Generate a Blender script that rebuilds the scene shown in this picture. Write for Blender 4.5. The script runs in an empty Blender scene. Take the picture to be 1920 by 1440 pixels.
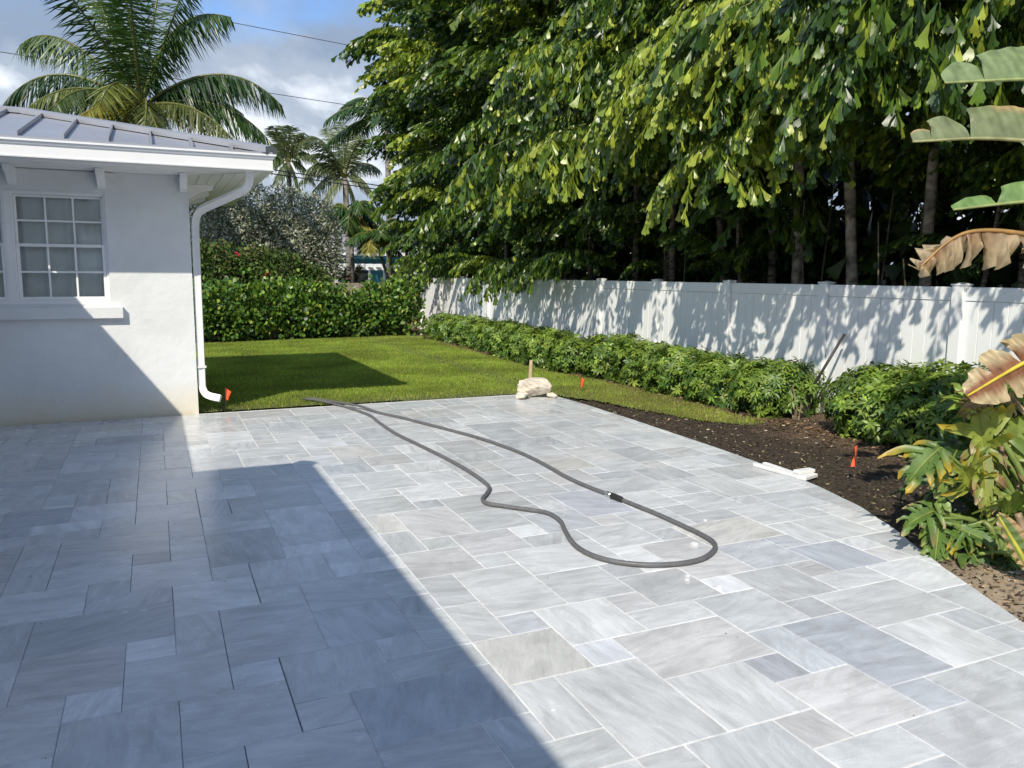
import bpy, bmesh, math, random
import numpy as np
from mathutils import Vector, Matrix

random.seed(7)
RNG = np.random.default_rng(11)
SC = bpy.context.scene
COL = SC.collection

# ------------------------------------------------------------------ camera
cam_d = bpy.data.cameras.new('camera')
cam_d.sensor_width = 36.0
cam_d.lens = 36.0 * 1487.2 / 1920.0
cam_d.clip_start = 0.05
cam_d.clip_end = 1500
cam = bpy.data.objects.new('camera', cam_d)
COL.objects.link(cam)
_r = Vector((0.91276, -0.40844, 0.00631)); _u = Vector((0.05004, 0.12714, 0.99062)); _f = Vector((0.40541, 0.90389, -0.13648))
cam.matrix_world = Matrix(((_r.x, _u.x, -_f.x, 0), (_r.y, _u.y, -_f.y, 0), (_r.z, _u.z, -_f.z, 1.68), (0, 0, 0, 1)))
SC.camera = cam

# ------------------------------------------------------------------ light
SUN_A, SUN_B = 0.74, 0.82            # horizontal travel of the light per metre of fall
sun_dir = Vector((SUN_A, SUN_B, -1)).normalized()
sd = bpy.data.lights.new('sun', 'SUN')
sd.energy = 3.25
sd.angle = math.radians(0.53)
sd.color = (1.0, 0.93, 0.775)
sun = bpy.data.objects.new('sun', sd)
COL.objects.link(sun)
sun.rotation_euler = sun_dir.to_track_quat('-Z', 'Y').to_euler()
sun.location = (-8, -9, 14)
EL = math.asin(-sun_dir.z)

W = bpy.data.worlds.new('World')
SC.world = W
W.use_nodes = True
nt = W.node_tree
for n in list(nt.nodes):
    nt.nodes.remove(n)
L = nt.links.new
N = nt.nodes.new
wout = N('ShaderNodeOutputWorld'); bg = N('ShaderNodeBackground')
bg.inputs['Strength'].default_value = 0.14
sky = N('ShaderNodeTexSky'); sky.sky_type = 'NISHITA'; sky.sun_disc = False
sky.sun_elevation = EL
sky.sun_rotation = math.radians(222.1)
sky.air_density = 1.0; sky.dust_density = 0.3; sky.ozone_density = 8.0
tc = N('ShaderNodeTexCoord')
mp = N('ShaderNodeMapping'); mp.inputs['Scale'].default_value = (1.0, 1.0, 1.5); mp.inputs['Location'].default_value = (-8.51, -0.63, -3.27)
cn = N('ShaderNodeTexNoise'); cn.inputs['Scale'].default_value = 3.1; cn.inputs['Detail'].default_value = 8; cn.inputs['Roughness'].default_value = 0.52; cn.inputs['Distortion'].default_value = 0.15
cr = N('ShaderNodeValToRGB'); cr.color_ramp.elements[0].position = 0.39; cr.color_ramp.elements[1].position = 0.53
cn2 = N('ShaderNodeTexNoise'); cn2.inputs['Scale'].default_value = 4.3; cn2.inputs['Detail'].default_value = 7; cn2.inputs['Roughness'].default_value = 0.55; cn2.inputs['Distortion'].default_value = 0.2
cr2 = N('ShaderNodeValToRGB')
cr2.color_ramp.elements[0].position = 0.40; cr2.color_ramp.elements[0].color = (1.55, 2.0, 2.75, 1)
cr2.color_ramp.elements[1].position = 0.61; cr2.color_ramp.elements[1].color = (4.9, 5.2, 5.6, 1)
e = cr2.color_ramp.elements.new(0.52); e.color = (2.35, 2.75, 3.35, 1)
mx = N('ShaderNodeMix'); mx.data_type = 'RGBA'
L(tc.outputs['Generated'], mp.inputs['Vector']); L(mp.outputs['Vector'], cn.inputs['Vector']); L(mp.outputs['Vector'], cn2.inputs['Vector'])
# elevation bias added: cloud thins overhead, out of view, to turn shade bluer
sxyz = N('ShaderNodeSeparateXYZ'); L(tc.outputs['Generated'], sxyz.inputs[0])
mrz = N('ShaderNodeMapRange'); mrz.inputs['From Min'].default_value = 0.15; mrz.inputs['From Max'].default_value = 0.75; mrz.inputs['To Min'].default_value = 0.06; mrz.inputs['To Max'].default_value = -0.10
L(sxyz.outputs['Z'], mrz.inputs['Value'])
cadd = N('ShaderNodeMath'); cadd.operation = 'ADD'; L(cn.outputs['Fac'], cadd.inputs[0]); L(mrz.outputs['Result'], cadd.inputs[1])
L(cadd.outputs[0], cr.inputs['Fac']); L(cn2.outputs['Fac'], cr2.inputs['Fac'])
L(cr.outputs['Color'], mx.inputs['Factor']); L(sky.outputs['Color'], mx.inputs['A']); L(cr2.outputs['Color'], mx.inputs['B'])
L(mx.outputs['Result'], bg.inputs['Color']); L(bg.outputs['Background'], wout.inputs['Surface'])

SC.view_settings.view_transform = 'Standard'
SC.view_settings.look = 'None'
SC.view_settings.exposure = 0.6
SC.view_settings.gamma = 1.0
SC.view_settings.use_curve_mapping = False

# ------------------------------------------------------------------ helpers
def tag(o, label=None, cat=None, group=None, kind=None):
    if label: o['label'] = label
    if cat: o['category'] = cat
    if group: o['group'] = group
    if kind: o['kind'] = kind
    return o

def empty(name, loc=(0, 0, 0), rz=0.0, parent=None):
    o = bpy.data.objects.new(name, None)
    o.empty_display_size = 0.2
    o.location = loc; o.rotation_euler = (0, 0, rz)
    COL.objects.link(o)
    if parent: o.parent = parent
    return o

def link(name, me, parent=None):
    o = bpy.data.objects.new(name, me)
    COL.objects.link(o)
    if parent: o.parent = parent
    return o

def mesh_np(name, V, F, cols=None, mat=None, smooth=False):
    """V (n,3) F (m,3) triangles, cols (n,3) per vertex albedo"""
    V = np.asarray(V, np.float32); F = np.asarray(F, np.int32)
    me = bpy.data.meshes.new(name)
    me.vertices.add(len(V)); me.vertices.foreach_set('co', V.ravel())
    me.loops.add(F.size); me.loops.foreach_set('vertex_index', F.ravel())
    me.polygons.add(len(F)); me.polygons.foreach_set('loop_start', np.arange(0, F.size, 3, dtype=np.int32))
    if cols is not None:
        a = me.color_attributes.new('tint', 'FLOAT_COLOR', 'POINT')
        c = np.ones((len(V), 4), np.float32); c[:, :3] = cols
        a.data.foreach_set('color', c.ravel())
    if smooth:
        me.polygons.foreach_set('use_smooth', np.ones(len(F), bool))
    me.update(calc_edges=True)
    if mat: me.materials.append(mat)
    return me

class M:
    """collects shapes for one mesh"""
    def __init__(s): s.v = []; s.f = []; s.c = []
    def add(s, vs, fs, col=None):
        b = len(s.v); s.v += [tuple(v) for v in vs]; s.f += [tuple(i + b for i in f) for f in fs]
        s.c += (list(col) if isinstance(col, list) else [col or (1, 1, 1)] * len(vs))
    def box(s, x0, x1, y0, y1, z0, z1, col=None):
        s.add([(x0, y0, z0), (x1, y0, z0), (x1, y1, z0), (x0, y1, z0), (x0, y0, z1), (x1, y0, z1), (x1, y1, z1), (x0, y1, z1)],
              [(0, 3, 2, 1), (4, 5, 6, 7), (0, 1, 5, 4), (1, 2, 6, 5), (2, 3, 7, 6), (3, 0, 4, 7)], col)
    def prism(s, poly, d, col=None):
        """poly: 3D ring, extruded by vector d"""
        n = len(poly); d = Vector(d)
        a = [Vector(p) for p in poly]; b = [p + d for p in a]
        s.add(a + b, [tuple(range(n - 1, -1, -1)), tuple(range(n, 2 * n))] + [(i, (i + 1) % n, n + (i + 1) % n, n + i) for i in range(n)], col)
    def tube(s, pts, rad, n=8, prof=None, col=None, cap=True, up=None):
        pts = [Vector(p) for p in pts]
        k = len(pts)
        rads = rad if isinstance(rad, (list, tuple)) else [rad] * k
        t0 = (pts[1] - pts[0]).normalized()
        a = Vector(up) if up else (Vector((0, 0, 1)) if abs(t0.z) < 0.9 else Vector((1, 0, 0)))
        nx = (a - t0 * a.dot(t0)).normalized()
        vs = []
        cs = []
        for i, p in enumerate(pts):
            t = (pts[min(i + 1, k - 1)] - pts[max(i - 1, 0)]).normalized()
            nx = (nx - t * nx.dot(t)).normalized()
            ny = t.cross(nx)
            pr = prof if prof else [(math.cos(2 * math.pi * j / n), math.sin(2 * math.pi * j / n)) for j in range(n)]
            for (q, w) in pr:
                vs.append(p + nx * q * rads[i] + ny * w * rads[i])
                cs.append(col[i] if isinstance(col, list) else (col or (1, 1, 1)))
        m = len(prof) if prof else n
        fs = [(i * m + j, i * m + (j + 1) % m, (i + 1) * m + (j + 1) % m, (i + 1) * m + j) for i in range(k - 1) for j in range(m)]
        if cap: fs += [tuple(range(m - 1, -1, -1)), tuple(range((k - 1) * m, k * m))]
        b = len(s.v); s.v += [tuple(v) for v in vs]; s.f += [tuple(i + b for i in f) for f in fs]; s.c += cs
    def build(s, name, mat, parent=None, smooth=False, bevel=0.0, auto=None):
        me = bpy.data.meshes.new(name)
        me.from_pydata(s.v, [], s.f)
        a = me.color_attributes.new('tint', 'FLOAT_COLOR', 'POINT')
        c = np.ones((len(s.v), 4), np.float32); c[:, :3] = np.array(s.c, np.float32)
        a.data.foreach_set('color', c.ravel())
        if smooth: me.polygons.foreach_set('use_smooth', np.ones(len(s.f), bool))
        me.materials.append(mat)
        if bevel > 0:
            bm = bmesh.new(); bm.from_mesh(me)
            bmesh.ops.bevel(bm, geom=[e for e in bm.edges if len(e.link_faces) == 2 and e.calc_face_angle(0) > 0.5], offset=bevel, segments=1, affect='EDGES', profile=0.5)
            bm.to_mesh(me); bm.free()
        me.update()
        return link(name, me, parent)

def copy_tree(o, parent=None):
    c = o.copy(); COL.objects.link(c)
    if parent: c.parent = parent
    for ch in o.children: copy_tree(ch, c)
    return c

def catmull(pts, n=6):
    P = [np.array(p, float) for p in pts]
    P = [2 * P[0] - P[1]] + P + [2 * P[-1] - P[-2]]
    out = []
    for i in range(1, len(P) - 2):
        for k in range(n):
            t = k / n
            a, b, c, d = P[i - 1], P[i], P[i + 1], P[i + 2]
            out.append(0.5 * ((2 * b) + (-a + c) * t + (2 * a - 5 * b + 4 * c - d) * t * t + (-a + 3 * b - 3 * c + d) * t ** 3))
    out.append(P[-2])
    return out

def nrm(a):
    a = np.asarray(a, float)
    return a / np.maximum(np.linalg.norm(a, axis=-1, keepdims=True), 1e-9)

def scatter(tv, tf, P, D, Nn, size, wid, col, edge=None):
    """place a leaf template (x along, y across, z normal) at P. returns V, F, C"""
    D = nrm(D); S = nrm(np.cross(Nn, D)); Z = np.cross(D, S)
    k = len(tv); n = len(P)
    size = np.asarray(size)[:, None, None]; wid = np.broadcast_to(np.asarray(wid, float), (n,))[:, None, None]
    V = P[:, None, :] + size * (tv[None, :, 0:1] * D[:, None] + wid * tv[None, :, 1:2] * S[:, None] + tv[None, :, 2:3] * Z[:, None])
    F = (np.arange(n)[:, None, None] * k + tf[None]).reshape(-1, 3)
    C = np.repeat(col[:, None, :], k, 1).reshape(-1, 3)
    return V.reshape(-1, 3), F, C

def merge(parts):
    V = []; F = []; C = []; b = 0
    for v, f, c in parts:
        V.append(v); F.append(f + b); C.append(c); b += len(v)
    return np.concatenate(V), np.concatenate(F), np.concatenate(C)

def mixcol(n, pal, w, jit=0.18):
    pal = np.array(pal); w = np.array(w, float); w /= w.sum()
    c = pal[RNG.choice(len(pal), n, p=w)]
    return np.clip(c * (1 + RNG.normal(0, jit, (n, 1))) * (1 + RNG.normal(0, jit * 0.3, (n, 3))), 0.004, 0.9)

# leaf templates
T_OVAL = (np.array([(0, 0, 0), (.3, -.30, .05), (.3, .30, .05), (.72, -.30, .04), (.72, .30, .04), (1, 0, -.06), (.5, 0, -.03)], float),
          np.array([(0, 1, 6), (0, 6, 2), (1, 3, 6), (6, 4, 2), (3, 5, 6), (6, 5, 4)]))
T_DIA = (np.array([(0, 0, 0), (.5, -.22, .05), (1, 0, -.05), (.5, .22, .05)], float), np.array([(0, 1, 2), (0, 2, 3)]))
T_FISH = (np.array([(0, 0, 0), (.55, -.13, .05), (.84, -.27, .03), (.95, -.17, 0), (.88, -.09, .02), (1.06, -.03, -.05), (.95, .06, .02), (1.0, .15, 0), (.86, .25, .04), (.5, .12, .05)], float),
          np.array([(0, 1, 9), (1, 2, 3), (1, 3, 4), (1, 4, 9), (4, 5, 6), (4, 6, 9), (6, 7, 8), (6, 8, 9)]))
T_PALM7 = None

# ------------------------------------------------------------------ materials
def mat_new(name):
    m = bpy.data.materials.new(name); m.use_nodes = True
    t = m.node_tree
    b = t.nodes['Principled BSDF']
    return m, t, b

def simple(name, col, rough=0.6, noise=0.0, nscale=8.0, bump=0.0, bscale=60.0, metal=0.0, spec=0.5):
    m, t, b = mat_new(name)
    b.inputs['Roughness'].default_value = rough; b.inputs['Metallic'].default_value = metal
    b.inputs['Specular IOR Level'].default_value = spec
    if noise > 0:
        tcx = t.nodes.new('ShaderNodeNewGeometry')
        n = t.nodes.new('ShaderNodeTexNoise'); n.inputs['Scale'].default_value = nscale; n.inputs['Detail'].default_value = 6
        r = t.nodes.new('ShaderNodeValToRGB')
        r.color_ramp.elements[0].position = 0.3; r.color_ramp.elements[1].position = 0.7
        r.color_ramp.elements[0].color = tuple(c * (1 - noise) for c in col) + (1,)
        r.color_ramp.elements[1].color = tuple(min(1, c * (1 + noise)) for c in col) + (1,)
        t.links.new(tcx.outputs['Position'], n.inputs['Vector']); t.links.new(n.outputs['Fac'], r.inputs['Fac']); t.links.new(r.outputs['Color'], b.inputs['Base Color'])
    else:
        b.inputs['Base Color'].default_value = tuple(col) + (1,)
    if bump > 0:
        g = t.nodes.new('ShaderNodeNewGeometry')
        n2 = t.nodes.new('ShaderNodeTexNoise'); n2.inputs['Scale'].default_value = bscale; n2.inputs['Detail'].default_value = 5
        bp = t.nodes.new('ShaderNodeBump'); bp.inputs['Strength'].default_value = bump; bp.inputs['Distance'].default_value = 0.01
        t.links.new(g.outputs['Position'], n2.inputs['Vector']); t.links.new(n2.outputs['Fac'], bp.inputs['Height']); t.links.new(bp.outputs['Normal'], b.inputs['Normal'])
    return m

def tinted(name, rough=0.45, trans=0.25, spec=0.5, nvar=0.25, nscale=9.0, boost=1.6):
    """albedo comes from the 'tint' attribute; thin leaves let some light through"""
    m, t, b = mat_new(name)
    at = t.nodes.new('ShaderNodeAttribute'); at.attribute_name = 'tint'
    g = t.nodes.new('ShaderNodeNewGeometry')
    n = t.nodes.new('ShaderNodeTexNoise'); n.inputs['Scale'].default_value = nscale; n.inputs['Detail'].default_value = 3
    mr = t.nodes.new('ShaderNodeMapRange'); mr.inputs['From Min'].default_value = 0.3; mr.inputs['From Max'].default_value = 0.7
    mr.inputs['To Min'].default_value = 1 - nvar; mr.inputs['To Max'].default_value = 1 + nvar
    mu = t.nodes.new('ShaderNodeVectorMath'); mu.operation = 'SCALE'
    t.links.new(g.outputs['Position'], n.inputs['Vector']); t.links.new(n.outputs['Fac'], mr.inputs['Value'])
    t.links.new(at.outputs['Color'], mu.inputs[0]); t.links.new(mr.outputs['Result'], mu.inputs['Scale'])
    t.links.new(mu.outputs['Vector'], b.inputs['Base Color'])
    b.inputs['Roughness'].default_value = rough; b.inputs['Specular IOR Level'].default_value = spec
    if trans > 0:
        tr = t.nodes.new('ShaderNodeBsdfTranslucent')
        mu2 = t.nodes.new('ShaderNodeVectorMath'); mu2.operation = 'MULTIPLY'; mu2.inputs[1].default_value = (boost * 1.15, boost * 1.2, boost * 0.6)
        t.links.new(mu.outputs['Vector'], mu2.inputs[0]); t.links.new(mu2.outputs['Vector'], tr.inputs['Color'])
        ms = t.nodes.new('ShaderNodeMixShader'); ms.inputs['Fac'].default_value = trans
        t.links.new(b.outputs['BSDF'], ms.inputs[1]); t.links.new(tr.outputs['BSDF'], ms.inputs[2])
        t.links.new(ms.outputs['Shader'], t.nodes['Material Output'].inputs['Surface'])
    return m

MAT_LEAF = tinted('leaf', 0.36, 0.22, 0.5)
MAT_WAXY = tinted('waxy_leaf', 0.40, 0.18, 0.4)
MAT_DULL = tinted('dull_leaf', 0.7, 0.2, 0.25)
MAT_GRASS = tinted('grass_blade', 0.6, 0.3, 0.25, nvar=0.35, nscale=0.9)
MAT_BIGLEAF = tinted('big_leaf', 0.42, 0.22, 0.45, nvar=0.22, nscale=14)
MAT_TINT = tinted('painted_matter', 0.75, 0.0, 0.3, nvar=0.25, nscale=30)
MAT_BARK = None

def bark(name, a, b_, ring=26.0):
    m, t, b = mat_new(name)
    g = t.nodes.new('ShaderNodeNewGeometry')
    sep = t.nodes.new('ShaderNodeMapping'); sep.inputs['Scale'].default_value = (6, 6, ring)
    n = t.nodes.new('ShaderNodeTexNoise'); n.inputs['Scale'].default_value = 1.0; n.inputs['Detail'].default_value = 6; n.inputs['Distortion'].default_value = 0.4
    r = t.nodes.new('ShaderNodeValToRGB'); r.color_ramp.elements[0].position = 0.34; r.color_ramp.elements[1].position = 0.62
    r.color_ramp.elements[0].color = tuple(a) + (1,); r.color_ramp.elements[1].color = tuple(b_) + (1,)
    bp = t.nodes.new('ShaderNodeBump'); bp.inputs['Strength'].default_value = 0.7; bp.inputs['Distance'].default_value = 0.02
    t.links.new(g.outputs['Position'], sep.inputs['Vector']); t.links.new(sep.outputs['Vector'], n.inputs['Vector'])
    t.links.new(n.outputs['Fac'], r.inputs['Fac']); t.links.new(r.outputs['Color'], b.inputs['Base Color'])
    t.links.new(n.outputs['Fac'], bp.inputs['Height']); t.links.new(bp.outputs['Normal'], b.inputs['Normal'])
    b.inputs['Roughness'].default_value = 0.85
    return m
MAT_TRUNK = bark('palm_trunk_bark', (0.055, 0.04, 0.028), (0.30, 0.24, 0.18))
MAT_PALETRUNK = bark('pale_palm_bark', (0.13, 0.10, 0.075), (0.52, 0.44, 0.35), 9)
MAT_TRUNK2 = bark('grey_palm_bark', (0.09, 0.08, 0.07), (0.26, 0.24, 0.21), 14)
MAT_TWIG = bark('twig_bark', (0.10, 0.075, 0.05), (0.28, 0.22, 0.15), 20)

def paver_mat():
    m, t, b = mat_new('marble_paver')
    nodes, lk = t.nodes, t.links.new
    at = nodes.new('ShaderNodeAttribute'); at.attribute_name = 'tint'
    sd_ = nodes.new('ShaderNodeAttribute'); sd_.attribute_name = 'seed'
    g = nodes.new('ShaderNodeNewGeometry')
    ad = nodes.new('ShaderNodeVectorMath'); ad.operation = 'MULTIPLY_ADD'; ad.inputs[1].default_value = (41, 37, 23)
    lk(sd_.outputs['Color'], ad.inputs[0]); lk(g.outputs['Position'], ad.inputs[2])
    rot = nodes.new('ShaderNodeVectorRotate'); rot.rotation_type = 'Z_AXIS'
    mu = nodes.new('ShaderNodeMath'); mu.operation = 'MULTIPLY'; mu.inputs[1].default_value = 3.3
    sp = nodes.new('ShaderNodeSeparateColor'); lk(sd_.outputs['Color'], sp.inputs['Color'])
    lk(sp.outputs['Blue'], mu.inputs[0]); lk(mu.outputs[0], rot.inputs['Angle']); lk(ad.outputs['Vector'], rot.inputs['Vector'])
    m1 = nodes.new('ShaderNodeMapping'); m1.inputs['Scale'].default_value = (0.9, 7.0, 1); lk(rot.outputs['Vector'], m1.inputs['Vector'])
    n1 = nodes.new('ShaderNodeTexNoise'); n1.inputs['Scale'].default_value = 1.7; n1.inputs['Detail'].default_value = 8; n1.inputs['Roughness'].default_value = 0.62; n1.inputs['Distortion'].default_value = 1.1
    lk(m1.outputs['Vector'], n1.inputs['Vector'])
    n2 = nodes.new('ShaderNodeTexNoise'); n2.inputs['Scale'].default_value = 3.0; n2.inputs['Detail'].default_value = 4; lk(ad.outputs['Vector'], n2.inputs['Vector'])
    m3 = nodes.new('ShaderNodeMapping'); m3.inputs['Scale'].default_value = (3.2, 30.0, 1); lk(rot.outputs['Vector'], m3.inputs['Vector'])
    n3 = nodes.new('ShaderNodeTexNoise'); n3.inputs['Scale'].default_value = 1.6; n3.inputs['Detail'].default_value = 5; lk(m3.outputs['Vector'], n3.inputs['Vector'])
    r1 = nodes.new('ShaderNodeMapRange'); r1.inputs['From Min'].default_value = 0.32; r1.inputs['From Max'].default_value = 0.68; r1.inputs['To Min'].default_value = 0.90; r1.inputs['To Max'].default_value = 1.08
    lk(n1.outputs['Fac'], r1.inputs['Value'])
    r2 = nodes.new('ShaderNodeMapRange'); r2.inputs['From Min'].default_value = 0.3; r2.inputs['From Max'].default_value = 0.7; r2.inputs['To Min'].default_value = 0.93; r2.inputs['To Max'].default_value = 1.07
    lk(n2.outputs['Fac'], r2.inputs['Value'])
    r3 = nodes.new('ShaderNodeMapRange'); r3.inputs['From Min'].default_value = 0.25; r3.inputs['From Max'].default_value = 0.45; r3.inputs['To Min'].default_value = 0.86; r3.inputs['To Max'].default_value = 1.0
    lk(n3.outputs['Fac'], r3.inputs['Value'])
    a = nodes.new('ShaderNodeMath'); a.operation = 'MULTIPLY'; lk(r1.outputs['Result'], a.inputs[0]); lk(r2.outputs['Result'], a.inputs[1])
    a2 = nodes.new('ShaderNodeMath'); a2.operation = 'MULTIPLY'; lk(a.outputs[0], a2.inputs[0]); lk(r3.outputs['Result'], a2.inputs[1])
    # swirling marble clouds, hairline veins, fine grain
    m5 = nodes.new('ShaderNodeMapping'); m5.inputs['Scale'].default_value = (1.0, 2.4, 1); lk(rot.outputs['Vector'], m5.inputs['Vector'])
    n5 = nodes.new('ShaderNodeTexNoise'); n5.inputs['Scale'].default_value = 1.9; n5.inputs['Detail'].default_value = 7; n5.inputs['Roughness'].default_value = 0.6; n5.inputs['Distortion'].default_value = 2.6; lk(m5.outputs['Vector'], n5.inputs['Vector'])
    r5 = nodes.new('ShaderNodeMapRange'); r5.inputs['From Min'].default_value = 0.33; r5.inputs['From Max'].default_value = 0.62; r5.inputs['To Min'].default_value = 0.84; r5.inputs['To Max'].default_value = 1.07; lk(n5.outputs['Fac'], r5.inputs['Value'])
    n6 = nodes.new('ShaderNodeTexNoise'); n6.inputs['Scale'].default_value = 2.6; n6.inputs['Detail'].default_value = 5; n6.inputs['Distortion'].default_value = 1.6; lk(m5.outputs['Vector'], n6.inputs['Vector'])
    v1 = nodes.new('ShaderNodeMath'); v1.operation = 'SUBTRACT'; v1.inputs[1].default_value = 0.5; lk(n6.outputs['Fac'], v1.inputs[0])
    v2 = nodes.new('ShaderNodeMath'); v2.operation = 'ABSOLUTE'; lk(v1.outputs[0], v2.inputs[0])
    r6 = nodes.new('ShaderNodeMapRange'); r6.inputs['From Min'].default_value = 0.0; r6.inputs['From Max'].default_value = 0.014; r6.inputs['To Min'].default_value = 1.10; r6.inputs['To Max'].default_value = 1.0; lk(v2.outputs[0], r6.inputs['Value'])
    n7 = nodes.new('ShaderNodeTexNoise'); n7.inputs['Scale'].default_value = 190; n7.inputs['Detail'].default_value = 3; lk(g.outputs['Position'], n7.inputs['Vector'])
    r7 = nodes.new('ShaderNodeMapRange'); r7.inputs['From Min'].default_value = 0.25; r7.inputs['From Max'].default_value = 0.75; r7.inputs['To Min'].default_value = 0.93; r7.inputs['To Max'].default_value = 1.07; lk(n7.outputs['Fac'], r7.inputs['Value'])
    for q_ in (r5, r6, r7):
        a3 = nodes.new('ShaderNodeMath'); a3.operation = 'MULTIPLY'; lk(a2.outputs[0], a3.inputs[0]); lk(q_.outputs['Result'], a3.inputs[1]); a2 = a3
    sc = nodes.new('ShaderNodeVectorMath'); sc.operation = 'SCALE'; lk(at.outputs['Color'], sc.inputs[0]); lk(a2.outputs[0], sc.inputs['Scale'])
    # pale dust film and flecks left over from sanding the joints
    n4 = nodes.new('ShaderNodeTexNoise'); n4.inputs['Scale'].default_value = 70; n4.inputs['Detail'].default_value = 2; lk(g.outputs['Position'], n4.inputs['Vector'])
    r4 = nodes.new('ShaderNodeMapRange'); r4.inputs['From Min'].default_value = 0.69; r4.inputs['From Max'].default_value = 0.76; r4.inputs['To Max'].default_value = 0.55; lk(n4.outputs['Fac'], r4.inputs['Value'])
    mx_ = nodes.new('ShaderNodeMix'); mx_.data_type = 'RGBA'; lk(r4.outputs['Result'], mx_.inputs['Factor']); lk(sc.outputs['Vector'], mx_.inputs['A']); mx_.inputs['B'].default_value = (0.74, 0.74, 0.72, 1)
    lk(mx_.outputs['Result'], b.inputs['Base Color'])
    rr = nodes.new('ShaderNodeMapRange'); rr.inputs['To Min'].default_value = 0.17; rr.inputs['To Max'].default_value = 0.34; lk(n2.outputs['Fac'], rr.inputs['Value']); lk(rr.outputs['Result'], b.inputs['Roughness'])
    b.inputs['Specular IOR Level'].default_value = 0.5
    bp = nodes.new('ShaderNodeBump'); bp.inputs['Strength'].default_value = 0.12; bp.inputs['Distance'].default_value = 0.004; lk(n1.outputs['Fac'], bp.inputs['Height']); lk(bp.outputs['Normal'], b.inputs['Normal'])
    return m
MAT_PAVER = paver_mat()
MAT_GROUT = simple('joint_sand', (0.66, 0.655, 0.64), 0.9, 0.22, 9, 0.3, 150)
MAT_BED = simple('bedding', (0.10, 0.097, 0.092), 0.95, 0.3, 20)

def stucco():
    m, t, b = mat_new('white_stucco')
    nodes, lk = t.nodes, t.links.new
    g = nodes.new('ShaderNodeNewGeometry')
    n1 = nodes.new('ShaderNodeTexNoise'); n1.inputs['Scale'].default_value = 1.6; n1.inputs['Detail'].default_value = 8; n1.inputs['Distortion'].default_value = 0.8
    lk(g.outputs['Position'], n1.inputs['Vector'])
    r = nodes.new('ShaderNodeValToRGB'); r.color_ramp.elements[0].position = 0.32; r.color_ramp.elements[1].position = 0.66
    r.color_ramp.elements[0].color = (0.70, 0.71, 0.71, 1); r.color_ramp.elements[1].color = (0.79, 0.80, 0.81, 1)
    lk(n1.outputs['Fac'], r.inputs['Fac'])
    # yellow water stain rising from the base of the wall
    sx = nodes.new('ShaderNodeSeparateXYZ'); lk(g.outputs['Position'], sx.inputs[0])
    n2 = nodes.new('ShaderNodeTexNoise'); n2.inputs['Scale'].default_value = 2.6; n2.inputs['Detail'].default_value = 5; lk(g.outputs['Position'], n2.inputs['Vector'])
    ma = nodes.new('ShaderNodeMath'); ma.operation = 'MULTIPLY_ADD'; ma.inputs[1].default_value = -0.35; lk(n2.outputs['Fac'], ma.inputs[0]); lk(sx.outputs['Z'], ma.inputs[2])
    mr = nodes.new('ShaderNodeMapRange'); mr.inputs['From Min'].default_value = -0.2; mr.inputs['From Max'].default_value = 0.24; mr.inputs['To Min'].default_value = 0.75; mr.inputs['To Max'].default_value = 0.0; lk(ma.outputs[0], mr.inputs['Value'])
    mx_ = nodes.new('ShaderNodeMix'); mx_.data_type = 'RGBA'; mx_.inputs['B'].default_value = (0.72, 0.62, 0.42, 1)
    lk(mr.outputs['Result'], mx_.inputs['Factor']); lk(r.outputs['Color'], mx_.inputs['A']); lk(mx_.outputs['Result'], b.inputs['Base Color'])
    n3 = nodes.new('ShaderNodeTexNoise'); n3.inputs['Scale'].default_value = 9; n3.inputs['Detail'].default_value = 9; n3.inputs['Roughness'].default_value = 0.65; lk(g.outputs['Position'], n3.inputs['Vector'])
    bp = nodes.new('ShaderNodeBump'); bp.inputs['Strength'].default_value = 0.38; bp.inputs['Distance'].default_value = 0.02; lk(n3.outputs['Fac'], bp.inputs['Height']); lk(bp.outputs['Normal'], b.inputs['Normal'])
    b.inputs['Roughness'].default_value = 0.75
    return m
MAT_STUCCO = stucco()
MAT_WHITE = simple('white_paint', (0.87, 0.87, 0.87), 0.45, 0.03, 5)
MAT_GUTTER = simple('white_aluminium', (0.80, 0.80, 0.80), 0.32, 0.02, 4)
MAT_VINYL = simple('white_vinyl', (0.84, 0.85, 0.86), 0.38, 0.025, 3)
MAT_ROOF = simple('grey_metal_roof', (0.36, 0.365, 0.395), 0.38, 0.06, 3, 0.05, 9, metal=0.35)
MAT_CURTAIN = simple('curtain', (0.78, 0.80, 0.77), 0.9, 0.12, 3)
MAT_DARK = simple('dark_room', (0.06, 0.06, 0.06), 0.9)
MAT_HOSE = simple('grey_hose', (0.115, 0.115, 0.12), 0.5, 0.15, 25)
MAT_RUBBER = simple('black_rubber', (0.02, 0.02, 0.02), 0.5)
MAT_METAL = simple('fitting_metal', (0.6, 0.6, 0.58), 0.3, metal=0.9)
MAT_FLAG = simple('orange_flag', (0.85, 0.10, 0.02), 0.6, 0.1, 30)
MAT_WIRE = simple('steel_wire', (0.15, 0.13, 0.12), 0.5, metal=0.6)
MAT_ROCK = simple('pale_rock', (0.66, 0.58, 0.48), 0.85, 0.28, 9, 0.6, 18)
MAT_STAKE = simple('raw_timber', (0.50, 0.38, 0.24), 0.8, 0.2, 20)
MAT_SCRAP = simple('white_marble', (0.74, 0.74, 0.74), 0.6, 0.06, 12, 0.1, 40)
MAT_SHOVEL = simple('dark_shovel', (0.035, 0.03, 0.03), 0.5)
MAT_CABLE = simple('black_cable', (0.02, 0.02, 0.022), 0.6)
MAT_OLDFENCE = simple('weathered_board', (0.27, 0.22, 0.17), 0.85, 0.3, 6)
MAT_TEAL = simple('teal_wall', (0.05, 0.22, 0.28), 0.7, 0.08, 2)
MAT_AQUA = simple('aqua_board', (0.10, 0.50, 0.66), 0.6, 0.06, 2)
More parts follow.
